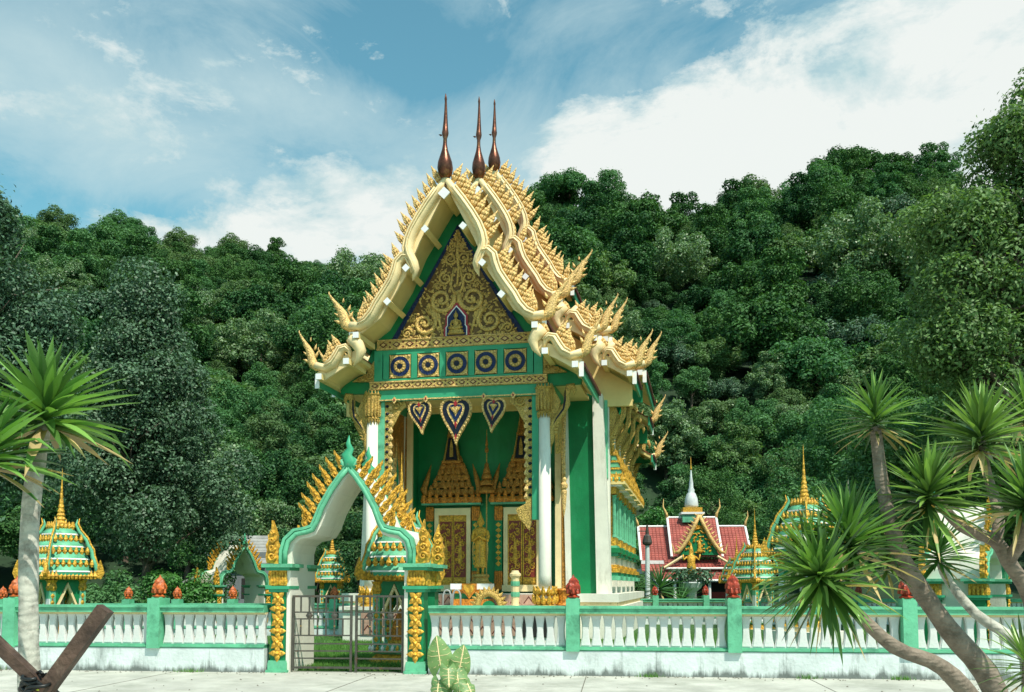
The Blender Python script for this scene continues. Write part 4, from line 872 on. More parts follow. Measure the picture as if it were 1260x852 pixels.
for i, (x1, y, z) in enumerate(((.46, .58, 5.42), (.36, .44, 5.68), (.26, .3, 5.94))):
    ca.use(M['trim']).box(0, x1, -y, y, z, z+.16); ca.use(M['gold']).box(0, x1+.03, -y-.03, y+.03, z+.16, z+.22)
    for k in range(4-i): ca.lathe([(.045, 0), (.06, .06), (.008, .22)], 5, (x1, -y+.05+k*(2*y-.1)/max(1, 3-i), z+.2), sx=.6)
ca.lathe([(.1, 0), (.07, .15), (.03, .4), (.005, .75)], 8, (.14, 0, 6.2))
CM = ca.mesh('window_canopy')
for s in (-1, 1):
    for j in range(5):
        o = inst(WM, 'window', T, (s*4.08, 4.9+j*2.1, 0), (0, 0, 0 if s > 0 else pi)); inst(CM, 'window_canopy', o)
# podium
b = MB(M['white']); b.box(-4.6, 4.6, 2.4, 15.3, 1.16, 1.42); b.use(M['cream']).box(-4.54, 4.54, 2.46, 15.24, 1.02, 1.16); b.use(M['white']).box(-4.66, 4.66, 2.34, 15.36, -.1, 1.02); b.ob('plinth', T)
b = MB(M['white']); b.box(-3.5, 3.5, -.5, 2.34, PZ-.1, PZ); b.use(M['white']); b.box(-3.4, 3.4, -.42, 2.34, -.1, PZ-.1); b.ob('porch_floor', T)
bk = MB(M['pinktile']); bk.box(-.215, .215, -.02, 0, -.165, .165); bk.use(M['maroon']); bk.prism([(-.18, -.12), (0, .12), (.18, -.12), (.14, -.12), (0, .07), (-.14, -.12)], -.024, -.02); pm = bk.mesh('wall_tile')
for i in range(11):
    for j in range(2): inst(pm, 'wall_tile', T, (-2.6+i*.44, -.44, .4+j*.34))
for i in range(13): inst(pm, 'wall_tile', T, (-2.64+i*.44, 2.32, PZ+.18))
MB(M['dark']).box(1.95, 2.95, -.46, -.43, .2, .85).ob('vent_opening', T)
# doors
def door(u):
    v = 4.2
    b = MB(M['cream']); b.box(-.64, -.5, -.2, 0, FZ, 4.34); b.box(.5, .64, -.2, 0, FZ, 4.34); b.box(-.5, .5, -.2, 0, 4.1, 4.34); b.box(-.68, .68, -.26, 0, FZ-.1, FZ+.12)
    o = b.ob('door_frame', T, (u, v, 0))
    for s in (-1, 1):
        d = MB(M['gold']); x0, x1 = sorted((s*.012, s*.5)); d.box(x0, x1, -.1, -.03, FZ+.12, 4.1); d.use(M['redlac']).box(x0+.04, x1-.04, -.11, -.1, FZ+.38, 3.88)
        d.use(M['gold']); d.box(x0+.03, x1-.03, -.125, -.1, FZ+.18, FZ+.34); d.box(x0+.03, x1-.03, -.125, -.1, 3.9, 4.02); d.smooth = True; xm = (x0+x1)/2; rng = random.Random(5)
        for k in range(9):
            z = 2.12+k*.195
            for q_, sx in ((.105, 1), (.075, -1)):
                e = 1 if (k+(sx < 0)) % 2 else -1
                p, rd = spiral(xm+e*sx*.09, z+(.08 if sx < 0 else 0), q_, e, 1.25, k*1.3, .03); d.tube([(q[0], -.118, q[2]) for q in p], rd, 4, .5)
        for k in range(90):
            z = rng.uniform(2.0, 3.8); q_ = rng.uniform(.014, .028); d.lathe([(q_*.5, -q_), (q_, 0), (.003, q_*1.8)], 4, sy=.4, M4=Matrix.Translation((rng.uniform(x0+.07, x1-.07), -.115, z))@Matrix.Rotation(rng.uniform(-2, 2), 4, 'Y'))
        d.smooth = False; d.lathe([(.03, -.2), (.09, -.05), (.06, .1), (.08, .25), (.05, .4), (.05, .5), (.01, .65)], 7, (xm, -.12, 2.6), sy=.3)
        d.ob('door_leaf', o)
    for s in (-1, 1):
        c = MB(M['green']); x = s*.82; c.box(x-.13, x+.13, -.16, 0, FZ+.1, 3.95); c.use(M['orange'])
        c.box(x-.14, x+.14, -.17, 0, FZ-.05, FZ+.1); 
        for z in (FZ+.1, 3.9):
            for k in range(4): c.lathe([(.03, 0), (.05, .12), (.04, .3), (.05, .44), (.02, .5)], 6, (x-.1+k*.067, -.17, z), sy=.8)
            c.box(x-.12, x+.12, -.18, -.1, z, z+.44)
        c.use(M['gold'])
        for k in range(8): c.prism([(x-.1, 2.42+k*.19), (x, 2.33+k*.19), (x+.1, 2.42+k*.19), (x, 2.51+k*.19)], -.19, -.16)
        c.ob('door_pilaster', o)
    c = MB(M['trim']); c.box(-1.05, 1.05, -.42, 0, 4.44, 4.5); c.ob('cornice', o)
    c = MB(M['browngold']); rows = [(4.5, 1.0, 9, 'orange'), (4.78, .72, 7, 'browngold'), (5.04, .58, 6, 'browngold'), (5.3, .47, 5, 'browngold'), (5.52, .38, 4, 'browngold'), (5.72, .3, 3, 'browngold')]
    for z, hw, n_, m_ in rows:
        c.use(M[m_]).box(-hw, hw, -.34*hw-.05, 0, z, z+.2)
        for k in range(n_):
            x = -hw+k*2*hw/(n_-1)+random.uniform(-.03, .03); y = -.37*hw-.05+random.uniform(-.04, .02); big = random.uniform(.85, 1.25)*(1.4 if k == n_//2 else 1)
            c.lathe([(.08, 0), (.13*big, .07), (.11*big, .15), (.06, .22), (.075, .26), (.01, .36*big)], 7, (x, y, z), sy=.5)
    for s in (-1, 1):
        c.smooth = True; c.tube([(s*.9, -.3, 4.75), (s*1.0, -.3, 5.0), (s*.88, -.3, 5.35), (s*.74, -.3, 5.85)], [.11, .13, .09, .01], 7, .6); c.smooth = False
    c.use(M['browngold']).lathe([(.4, 0), (.36, .1), (.17, 1.0), (.09, 1.5), (.03, 1.85)], 4, (0, -.16, 5.9), ph=pi/4, sy=.5)
    c.use(M['navy']); c.prism([(-.2, 6.0), (.2, 6.0), (.1, 6.75), (-.1, 6.75)], -.36, -.33, ); c.use(M['oldgold'])
    for s in (-1, 1): c.tube([(s*.27, -.36, 5.95), (s*.13, -.3, 6.8), (s*.04, -.24, 7.5)], [.03, .025, .02], 5)
    c.lathe([(.07, -.3), (.06, .05), (.01, .3)], 6, (0, -.38, 6.4), sy=.4); c.use(M['browngold']).box(-.34, .34, -.38, 0, 5.88, 5.96); c.box(-.16, .16, -.32, 0, 6.8, 6.88)
    c.ob('crown_pediment', o)
door(-1.23); door(1.21)
# ------------------------------------------------------------------ things on the terrace
def standing_buddha():
    b = MB(M['gold']); b.smooth = True
    b.lathe([(.30, .0), (.29, .05), (.25, .45), (.235, .8), (.27, 1.0), (.24, 1.15), (.22, 1.3), (.29, 1.5), (.30, 1.6), (.22, 1.68), (.085, 1.72), (.08, 1.8)], 20, (0, 0, .28), sy=.55)
    for s in (-1, 1):
        b.tube([(s*.12, 0, .36), (s*.11, -.01, .2), (s*.11, -.02, .06)], [.075, .06, .055], 8)
        b.tube([(s*.11, .05, .04), (s*.12, -.12, .045), (s*.125, -.2, .03)], [.05, .055, .03], 8)
        b.tube([(s*.29, 0, 1.83), (s*.36, -.02, 1.6), (s*.35, -.06, 1.42), (s*.2, -.2, 1.48), (s*.03, -.24, 1.58)], [.085, .08, .07, .055, .045], 10)
        for k in range(4): b.tube([(s*.05-s*.02*k, -.245, 1.56+k*.025), (-s*.04-s*.02*k, -.27, 1.60+k*.03), (-s*.11, -.265, 1.64+k*.03)], [.018, .017, .01], 6)
        b.tube([(s*.04, -.25, 1.58), (s*.0, -.28, 1.64), (-s*.01, -.28, 1.69)], [.02, .018, .012], 6)
    b.lathe([(.07, 0), (.09, .04), (.125, .13), (.14, .22), (.13, .31), (.09, .38), (.07, .42), (.06, .47), (.03, .52), (.015, .62), (.003, .7)], 16, (0, -.01, 2.02), sy=1.05)
    for s in (-1, 1): b.tube([(s*.135, 0, 2.28), (s*.15, 0, 2.2), (s*.135, 0, 2.1)], [.02, .03, .02], 6)
    b.tube([(0, -.15, 2.26), (0, -.175, 2.2), (0, -.15, 2.18)], [.015, .028, .02], 6)
    me = b.mesh('statue_body'); o = bpy.data.objects.new('buddha_statue', me)
    return o
st = thing('buddha_statue', 'standing golden Buddha statue with crossed hands between the two temple doors', 'statue', tw(.04, 2.9, 1.42), -TAZ)
o = standing_buddha(); COL.objects.link(o); o.name = 'body'; o.parent = st; o.location = (0, 0, .63); o.scale = (.72, .78, .78)
r = o.modifiers.new('r', 'REMESH'); r.mode = 'VOXEL'; r.voxel_size = .018; r.use_smooth_shade = True
b = MB(M['oldgold']); b.lathe([(.4, 0), (.4, .3), (.36, .36), (.28, .4), (.25, .5), (.3, .56), (.28, .62), (.24, .64)], 8, ph=pi/8); b.ob('pedestal', st)
b = MB(M['oldgold'])   # folds of the robe
for s in (-1, 1):
    b.tube([(s*.22, -.03, 1.8), (s*.25, -.06, 1.45), (s*.23, -.05, 1.0)], [.02, .03, .01], 5)
b.tube([(0, -.13, 1.6), (.0, -.13, 1.0)], [.02, .02], 5); b.ob('robe_fold', st)
p = thing('tiered_parasol', 'gold five tiered ceremonial parasol rising behind the standing Buddha', 'parasol', tw(.07, 3.62, FZ), -TAZ)
b = MB(M['oldgold']); b.lathe([(.022, 0), (.022, 4.3), (.012, 5.4)], 8); b.ob('pole', p)
for z, r in ((3.28, .29), (3.54, .23), (3.76, .17), (3.94, .12), (4.1, .08)):
    b = MB(M['browngold']); b.smooth = True; b.lathe([(r, -.06), (r*1.02, 0), (r*.85, .1), (r*.3, .17), (.02, .19)], 18, (0, 0, z)); b.ob('canopy', p)
b = MB(M['browngold']); b.lathe([(.05, 0), (.07, .08), (.03, .2), (.05, .28), (.02, .45), (.004, .8)], 8, (0, 0, 4.6)); b.ob('tip', p)
al = thing('altar', 'orange and green stepped altar below the standing Buddha', 'altar', tw(.03, 1.85, PZ), -TAZ)
b = MB(M['orange']); b.box(-.6, .6, -.4, .4, 0, .14); b.use(M['green']).box(-.5, .5, -.3, .3, .14, .26); b.use(M['orange']).box(-.56, .56, -.36, .36, .26, .34); b.ob('base', al)
b = MB(M['offw']); b.box(-.62, .62, -.38, .38, .34, .46); b.use(M['orange']).prism([(-.24, .46), (-.24, .34), (0, .14), (.24, .34), (.24, .46)], -.42, -.381); b.use(M['gold']).prism([(-.17, .44), (-.17, .35), (0, .2), (.17, .35), (.17, .44)], -.44, -.421); b.ob('top', al)
al.scale = (1, 1, 1.5)
ch = thing('arched_stand', 'small grey metal stand of two arches in front of the altar', 'stand', tw(-.3, .6, PZ), -TAZ)
for s in (-1, 1):
    b = MB(M['grey']); b.smooth = True; b.tube([(s*.15-.13, 0, 0), (s*.15-.12, 0, .35), (s*.15-.07, 0, .47), (s*.15, 0, .5), (s*.15+.07, 0, .47), (s*.15+.12, 0, .35), (s*.15+.13, 0, 0)], .028, 7); b.ob('arch', ch)
wh = thing('gilded_fan_ornament', 'gold half round ornament with green centre on the terrace edge', 'ornament', tw(.95, .2, PZ-.02), -TAZ)
b = MB(M['green']); b.prism([(.2*cos(a*pi/10), .2*sin(a*pi/10)) for a in range(11)], -.05, .05); b.ob('centre', wh)
b = MB(M['oldgold']); b.smooth = True; b.tube([(.36*cos(a*pi/12), 0, .42*sin(a*pi/12)) for a in range(13)], .1, 7); b.smooth = False
for a in range(13): b.lathe([(.05, -.05), (.07, 0), (.01, .14)], 5, M4=Matrix.Translation((.46*cos(a*pi/12), 0, .5*sin(a*pi/12)))@Matrix.Rotation(pi/2-a*pi/12, 4, 'Y'))
b.ob('rim', wh)
ps = thing('short_painted_post', 'short cream and green post with gold bands beside the half round ornament', 'post', tw(1.72, .35, PZ), -TAZ)
b = MB(M['cream']); b.lathe([(.12, 0), (.12, .85), (.17, .92), (.17, .98), (.12, 1.02), (.1, 1.08)], 10); b.ob('shaft', ps)
for z_ in (.3, .62): b = MB(M['trim']); b.lathe([(.135, 0), (.14, .08), (.135, .14)], 10, (0, 0, z_)); b.ob('band', ps)

# ------------------------------------------------------------------ balustrade walls
BAL = MB(M['balus'])
hw = [(0, .10), (.03, .102), (.08, .092), (.18, .07), (.30, .062), (.42, .068), (.52, .085), (.58, .10), (.6, .102)]
BAL.prism([(w, z) for z, w in hw]+[(-w, z) for z, w in hw[::-1]], -.045, .045)
BAL.prism([(w*.8, z+.012*0) for z, w in hw[1:-1]]+[(-w*.8, z) for z, w in hw[1:-1][::-1]], -.062, .062)
BALM = BAL.mesh('baluster')
def bud_mesh(m):
    b = MB(m); b.lathe([(.12, 0), (.13, .03), (.09, .05), (.07, .07)], 12); b.smooth = True
    b.lathe([(.06, .06), (.1, .1), (.125, .17), (.12, .24), (.08, .32), (.03, .4), (.004, .46)], 14); b.smooth = False
    for row, (z, r, n) in enumerate(((.12, .105, 7), (.2, .105, 7), (.28, .075, 5))):
        for i in range(n):
            a = (i+.5*row)*2*pi/n; b.lathe([(.03, -.04), (.045, .03), (.035, .07), (.004, .13)], 5, M4=Matrix.Translation((cos(a)*r, sin(a)*r, z))@Matrix.Rotation(a, 4, 'Z')@Matrix.Rotation(-.35, 4, 'Y'))
    return b.mesh('lotus_bud')
BUDR, BUDO = bud_mesh(M['budred']), bud_mesh(M['budorange'])
def balustrade(label, origin, rz, posts, ends, bud, k=1., bal=True, base=True, group=None):
    t = thing('balustrade_wall', label, 'wall', origin, rz, group); t.scale = (k, k, k); x0, x1 = ends
    b = MB(M['weathered']); b.box(x0, x1, -.14, .14, -.3, .47); 
    b.ob('base_wall', t)
    b = MB(M['trim']); b.box(x0, x1, -.12, .12, .47, .545); b.box(x0, x1, -.16, .16, .49, .525); b.ob('bottom_rail', t)
    b = MB(M['cream']); b.box(x0, x1, -.075, .075, 1.125, 1.165); b.ob('upper_fillet', t)
    b = MB(M['trim']); b.box(x0, x1, -.17, .17, 1.165, 1.26); b.box(x0, x1, -.205, .205, 1.26, 1.305); b.ob('top_rail', t)
    for p in posts:
        b = MB(M['trim']); b.box(p-.125, p+.125, -.22, .22, .465, 1.44); b.box(p-.1, p+.1, -.1, .1, 1.44, 1.46); o = b.ob('post', t); inst(bud, 'lotus_bud', o, (p, 0, 1.455), (random.uniform(-.03, .03), random.uniform(-.03, .03), random.uniform(0, 6)), (1, 1, random.uniform(.92, 1.05)))
    cuts = sorted([x0]+list(posts)+[x1])
    for a, c in zip(cuts, cuts[1:]):
        a += .125*(a in posts); c -= .125*(c in posts); n = max(1, round((c-a)/.205))
        for i in range(n): inst(BALM, 'baluster', t, (a+(i+.5)*(c-a)/n+random.uniform(-.004, .004), .02+random.uniform(-.006, .006), .54), (0, random.uniform(-.012, .012), random.uniform(-.05, .05)), (random.uniform(.96, 1.03), 1, 1))
    return t
W0 = Vector((WX, WY, 0))
# measured along the wall from the gate's centre
balustrade('green and white balustrade wall left of the big gate with orange lotus buds on its posts', W0, WA, [-3.86, -6.9, -9.9, -12.9], (-15., -1.62), BUDO)
balustrade('green and white balustrade wall right of the big gate with dark red lotus buds', W0, WA, [4.36, 7.32, 10.40, 13.4], (1.62, 15.2), BUDR)
p = at(250, 720, 31)
balustrade('far balustrade wall behind the lawn left of the temple', Vector((p.x, 31, -.22)), .0, [-8.4, -6.7, -5.0, -3.4+.9, -.85, 1.0, 2.7, 4.4], (-10, 5.6), BUDO)
p = at(840, 720, 40)
balustrade('far balustrade wall in front of the red roofed hall', Vector((p.x, 40, -.2)), .0, [-4.4, -1.2, .98, 3.2, 5.4, 7.6], (-6, 15), BUDR)

# ------------------------------------------------------------------ gate arches
def rosette_mesh():
    b = MB(M['gold'])
    for i in range(4):
        a = i*pi/2; b.lathe([(.03, 0), (.06, .06), (.045, .11), (.004, .17)], 6, sy=.5, M4=Matrix.Translation((0, -.03, 0))@Matrix.Rotation(a, 4, 'Y')@Matrix.Translation((0, 0, .01)))
    b.lathe([(.01, -.05), (.05, 0), (.01, .05)], 6, (0, -.05, 0)); return b.mesh('rosette')
ROS = rosette_mesh()
def leafblade(m, k=1.):
    """gate flame: broad flat flame leaf with a carved front"""
    b = MB(m); o = [(-.07, 0), (-.11, .12), (-.10, .22), (-.13, .3), (-.09, .4), (-.1, .47), (-.04, .58), (-.02, .72), (.05, .6), (.03, .5), (.09, .42), (.07, .32), (.12, .24), (.1, .12), (.08, 0)]
    b.prism([(x*k, z*k) for x, z in o], -.03, .03); b.smooth = True
    p, rd = spiral(0, .14*k, .085*k, 1, 1.3, pi, .03*k); b.tube([(q[0], -.045, q[2]) for q in p], rd, 5)
    p, rd = spiral(-.01*k, .32*k, .06*k, -1, 1.1, 0, .022*k); b.tube([(q[0], -.045, q[2]) for q in p], rd, 5); b.tube([(0, -.03, .38*k), (-.03*k, -.04, .52*k), (-.02*k, -.03, .66*k)], [.03*k, .025*k, .006], 5)
    return b.mesh('flame')
GF = leafblade(M['gold']); GF2 = leafblade(M['palegold'])
def build_gate(label, origin, rz, scale=1., dep=1.4):
    t = thing('gate_arch', label, 'gate', origin, rz); t.scale = (scale,)*3
    d0, d1 = -.06, dep
    for s in (-1, 1):
        for v in (0., dep-.3):
            b = MB(M['green']); x = s*1.36; b.box(x-.15, x+.15, v-.1, v+.3, 0, 1.62); b.use(M['trim']); b.box(x-.22, x+.22, v-.16, v+.36, 0, .06); b.box(x-.19, x+.19, v-.13, v+.33, .06, .2); b.box(x-.18, x+.18, v-.13, v+.33, .2, .24); o = b.ob('pilaster', t)
            for i in range(6): inst(ROS, 'rosette', o, (x, v-.1 if v == 0 else v+.3, .38+i*.215), (0, (i % 2)*pi/4, 0 if v == 0 else pi), (.95,)*3)
            b = MB(M['midgreen']); b.box(x-.24, x+.24, v-.18, v+.38, 1.62, 1.68); b.box(x-.19, x+.19, v-.14, v+.34, 1.56, 1.62); b.use(M['gold'])
            b.box(x-.15, x+.15, v-.1, v+.3, 1.68, 1.98)
            for k in range(6): b.lathe([(.03, 0), (.045, .08), (.03, .16), (.006, .27)], 5, (x-.14+k*.056, v-.12 if v == 0 else v+.32, 1.69))
            for k in range(4):
                for ss in (-1, 1): b.lathe([(.035, 0), (.05, .1), (.03, .18), (.006, .28)], 5, (x+ss*.17, v-.04+k*.1, 1.69))
            b.use(M['midgreen']); b.box(x-.24, x+.24, v-.18, v+.38, 1.98, 2.04); b.use(M['trim']).box(x-.31, x+.31, v-.24, v+.44, 2.04, 2.11); b.ob('capital', t)
        # white reveal posts and the wall between front and rear pilasters
        b = MB(M['white']); x0, x1 = sorted((s*1.2, s*1.13)); b.box(x0, x1, -.09, dep-.02, 0, 2.12); b.ob('reveal', t)
    out = [(1.34, 2.11), (1.34, 2.36), (1.27, 2.60), (1.08, 2.78), (.85, 2.82), (.73, 2.86), (.67, 3.0), (.57, 3.25), (.37, 3.6), (.18, 3.86), (.0, 4.06)]
    inn = [(1.14, 2.11), (1.14, 2.33), (1.09, 2.5), (.97, 2.6), (.80, 2.63), (.67, 2.68), (.56, 2.86), (.46, 3.14), (.27, 3.5), (.11, 3.73), (.0, 3.88)]
    for s in (-1, 1):
        O_ = [(x*s, z) for x, z in out]; I_ = [(x*s, z) for x, z in inn]; mid = [(.5*a[0]+.5*c[0], .5*a[1]+.5*c[1]) for a, c in zip(O_, I_)]
        I2 = [(x*s*.985-.0, z-.0) for x, z in inn]
        b = MB(M['white']); b.strip(O_, I_, d0+.06, d1-.06); b.ob('arch_vault', t)
        for v in (d0, d1-.0):
            b = MB(M['midgreen']); b.strip(O_, mid, v-.05, v+.07); b.use(M['trim']).strip([(x*1.012, z+.012) for x, z in O_], [(.8*a[0]+.2*c[0], .8*a[1]+.2*c[1]) for a, c in zip(O_, I_)], v-.08, v+.1); b.smooth = True
            b.tube([(x, v-.05, z) for x, z in mid], .05, 6); b.ob('arch_moulding', t)
            # flames along the back of the arch
            path = O_; d = 0.95; tot = plen(path)-.12; me = GF if v == d0 or True else GF2
            n_ = 8
            for i in range(n_):
                q, tg = along(path, .98+i*(tot-.98)/(n_-1)*.97)
                if q is None: continue
                nx, nz = -tg[1]*s, tg[0]*s
                if nz < 0: nx, nz = -nx, -nz
                nv = Vector((nx, nz+.75)).normalized(); k = (.66, .74, .77, .78, .76, .74, .72, .66)[i]
                inst(me, 'flame', t, (q[0]-nv.x*.03, v+(.02 if v == d0 else 0), q[1]-nv.y*.03), (0, atan2(nv.x, nv.y), 0), (k*.82*(1 if s > 0 else -1), 1, k))
            b = MB(M['gold'])      # big corner flame cluster standing on the capital
            o_ = [(0, 0), (-.2, .02), (-.23, .15), (-.2, .3), (-.23, .4), (-.17, .52), (-.18, .62), (-.1, .72), (-.09, .95), (-.02, .78), (.04, .62), (.02, .5), (.1, .36), (.07, .2), (.14, .08), (.1, 0)]
            b.prism([(s*(1.44-x*.85), 2.11+z*.9) for x, z in o_], v-.06, v+.06); b.smooth = True
            for cz, r in ((2.27, .1), (2.46, .085), (2.63, .065), (2.8, .045)):
                p, rd = spiral(s*1.50, 2.11+(cz-2.11)*.9, r*.85, s, 1.4, 0, .03); b.tube([(q[0], v-.08, q[2]) for q in p], rd, 5)
            b.ob('corner_flame', t)
    for v in (d0, d1):
        b = MB(M['midgreen']); b.smooth = True; b.tube([(0, v, 3.95), (.02, v, 4.12), (-.05, v, 4.24), (.03, v, 4.36), (-.02, v, 4.46), (0, v, 4.62)], [.16, .13, .11, .07, .05, .008], 8, .6); b.use(M['trim'])
        for s in (-1, 1): b.tube([(0, v, 3.98), (s*.1, v, 4.02), (s*.16, v, 4.12), (s*.1, v, 4.18)], [.05, .06, .04, .01], 6)
        b.ob('crest', t)
    return t
G = build_gate('large green and gold flame edged gate arch standing in the front wall', W0, WA)
p = at(291, 720, 40); build_gate('distant gate arch seen at an angle in front of the grey roofed house', Vector((p.x, 41, -.25)), radians(50), .92, 1.6)
p = at(1222, 720, 23.5); build_gate('pale gate arch half hidden behind the dracaena at the right', Vector((p.x, 23.5, -.15)), radians(52), .95)
# iron gate leaves
def gate_leaf(label, hx, wdt, ang):
    t = thing('iron_gate_leaf', label, 'gate', W0+Vector((cos(WA)*hx, sin(WA)*hx, 0))+Vector((-sin(WA)*.0, 0, 0)), WA+ang)
    s = 1 if wdt > 0 else -1; w = abs(wdt); X = lambda x: s*x
    def bar(name, x0, x1, z0, z1, r=.014, par=t):
        b = MB(M['iron']); a0, a1 = sorted((X(x0), X(x1))); b.box(a0-r*(x0 == x1), a1+r*(x0 == x1), -r, r, z0-r*(z0 == z1), z1+r*(z0 == z1)); return b.ob(name, par)
    bar('stile', .02, .02, .04, 1.5, .022); bar('stile', w, w, .0, 1.5, .022)
    for z in (.1, .28, .42, .56, .72, 1.04, 1.17, 1.48): bar('rail', .02, w, z, z, .013 if z not in (.1, 1.48) else .02)
    n = 7
    for i in range(1, n): bar('bar', w*i/n, w*i/n, .72 if i % 2 else .72, 1.04); 
    for i in range(1, n): bar('bar', w*i/n, w*i/n, 1.17, 1.48)
    for i in (2, 5):
        b = MB(M['iron']); b.lathe([(.01, -.02), (.06, -.005), (.06, .005), (.01, .02)], 10, M4=Matrix.Translation((X(w*i/n), 0, 1.105))@Matrix.Rotation(pi/2, 4, 'X'));
        for k in range(6): b.lathe([(.012, 0), (.02, .02), (.012, .04)], 5, (X(w*i/n)+.05*cos(k*pi/3), 0, 1.085+.05*sin(k*pi/3)))
        b.ob('medallion', t)
    for i in range(1, n):
        if i % 2: MB(M['oldgold']).lathe([(.008, -.02), (.022, 0), (.008, .02)], 6, (X(w*i/n), 0, .9)).ob('bead', t)
    return t
gate_leaf('left iron gate leaf hung on the white reveal of the big gate', -1.11, 1.16, .06)
gate_leaf('right iron gate leaf hung on the right side of the big gate arch', 1.11, -.95, -.04)

# ------------------------------------------------------------------ small shrines with spires
def build_shrine(label, x, y, z, rz, k=1., slab=True):
    t = thing('boundary_shrine', label, 'shrine', (x, y, z), rz); t.scale = (k*.9, k*.9, k)
    sq = lambda n=4: None
    r4 = dict(n=4, ph=pi/4); q2 = sqrt(2)
    RED = [(1, .6), (.8, .6), (.8, .8), (.6, .8), (.6, 1), (-.6, 1), (-.6, .8), (-.8, .8), (-.8, .6), (-1, .6), (-1, -.6), (-.8, -.6), (-.8, -.8), (-.6, -.8), (-.6, -1), (.6, -1), (.6, -.8), (.8, -.8), (.8, -.6), (1, -.6)]
    b = MB(M['white']); b.box(-.85, .85, -.85, .85, -.2, .1); b.use(M['cream']).lathe([(.75, .1), (.75, .22)], plan=RED); b.ob('step', t)
    b = MB(M['gold']); b.lathe([(.7, .22), (.5, .4)], plan=RED); b.use(M['trim']).lathe([(.55, .4), (.62, .46), (.6, .56), (.52, .6)], plan=RED)
    for i in range(9):
        for f in range(4): b.use(M['gold'] if i % 2 else M['offw']).lathe([(.03, 0), (.05, .07), (.01, .14)], 5, M4=Matrix.Rotation(f*pi/2, 4, 'Z')@Matrix.Translation((-.5+i*.125, -.6, .46)))
    b.ob('base', t)
    for sx in (-1, 1):
        for sy in (-1, 1):
            b = MB(M['trim']); b.box(sx*.44-.09, sx*.44+.09, sy*.44-.09, sy*.44+.09, .6, 1.75); b.use(M['offw']).box(sx*.44-.095, sx*.44-.07, sy*.44-.095, sy*.44+.095, .6, 1.5); b.use(M['gold'])
            for kz in range(6): b.lathe([(.02, -.06), (.06, 0), (.02, .06)], 4, (sx*.44, sy*.44-.09, .72+kz*.17), sy=.4); b.lathe([(.02, -.06), (.06, 0), (.02, .06)], 4, (sx*.44+.09, sy*.44, .72+kz*.17), sx=.4)
            b.use(M['red'])
            for kz in range(5): b.lathe([(.01, -.02), (.025, 0), (.01, .02)], 4, (sx*.44, sy*.44-.1, .8+kz*.17))
            b.use(M['gold']); b.lathe([(.12, 1.7), (.15, 1.78), (.12, 1.9), (.17, 1.98)], 8, (sx*.44, sy*.44, 0)); b.ob('column', t)
    for f in range(4):
        R = Matrix.Rotation(f*pi/2, 4, 'Z'); b = MB(M['green'])
        b.prism([(-.36, 1.35), (-.3, 1.4), (0, 1.95), (0, 2.02), (-.36, 2.02)], -.5, -.44, R); b.prism([(.36, 1.35), (.3, 1.4), (0, 1.95), (0, 2.02), (.36, 2.02)], -.5, -.44, R)
        b.use(M['cream']); b.prism([(-.36, 1.28), (-.3, 1.34), (0, 1.92), (0, 1.8), (-.26, 1.28)], -.52, -.42, R); b.prism([(.36, 1.28), (.3, 1.34), (0, 1.92), (0, 1.8), (.26, 1.28)], -.52, -.42, R); b.ob('pointed_arch', t)
    b = MB(M['gold']); b.lathe([(.56, 1.98), (.66, 2.04), (.74, 2.1), (.68, 2.14)], plan=RED)
    for i in range(13):
        for f in range(4): b.lathe([(.05, -.06), (.075, .02), (.05, .06), (.008, .16)], 5, M4=Matrix.Rotation(f*pi/2, 4, 'Z')@Matrix.Translation((-.68+i*.113, -.72, 2.06)))
    b.ob('cornice', t)
    z = 2.12
    for i, (r0, r1, h) in enumerate(((.74, .66, .32), (.66, .56, .32), (.55, .42, .32), (.40, .24, .34))):
        b = MB(M['trim']); b.smooth = True; b.lathe([(r0, z), (r0*1.03, z+.05), (r0*1.0, z+h*.4), (r1*1.0, z+h*.78)], plan=RED); b.smooth = False
        b.use(M['midgreen']).lathe([(r0*1.03, z-.02), (r0*1.03, z+.03)], plan=RED); b.use(M['offw']).lathe([(r0*1.04, z+.06), (r0*1.025, z+h*.3)], plan=RED)
        b.use(M['gold']); n = max(4, 8-i)
        for j in range(n):
            for f in range(4): b.lathe([(.035, -.04), (.075, .03), (.055, .08), (.008, .17)], 5, sy=.6, M4=Matrix.Rotation(f*pi/2, 4, 'Z')@Matrix.Translation((-r1*.9+j*1.8*r1/(n-1), -r1-.03, z+h*.72)))
        b.ob('roof_tier', t); z += h
    b = MB(M['gold']); pr = [(.16, 0), (.17, .05), (.12, .12), (.14, .16), (.1, .22), (.12, .26), (.085, .32), (.1, .36), (.07, .44), (.08, .48), (.055, .56), (.06, .6), (.04, .7), (.045, .74), (.028, .9), (.03, .95), (.018, 1.1), (.01, 1.3), (.004, 1.5)]
    b.smooth = False; b.lathe(pr, 10, (0, 0, z-.02)); b.ob('spire', t)
    for f in range(4):     # curling corner ribs
        R = Matrix.Rotation(f*pi/2+pi/4, 4, 'Z'); b = MB(M['trim']); b.smooth = True
        P = [(1.06, 2.08), (1.12, 2.26), (1.04, 2.44), (.98, 2.58), (.95, 2.74), (.84, 2.88), (.78, 3.02), (.66, 3.14), (.56, 3.24), (.46, 3.42), (.5, 3.56)]
        b.tube([(x*.92, 0, z_) for x, z_ in P], [.05, .07, .07, .065, .06, .06, .05, .05, .045, .04, .01], 7, .7, R); b.use(M['gold'])
        b.tube([(x*.92+.06, 0, z_+.03) for x, z_ in P], [.03]*10+[.01], 5, 1., R)
        b.smooth = False
        b.prism([(.98, 2.05), (1.16, 2.0), (1.24, 2.15), (1.2, 2.3), (1.12, 2.5), (1.08, 2.35), (1.0, 2.3)], -.04, .04, R)
        b.ob('corner_rib', t)
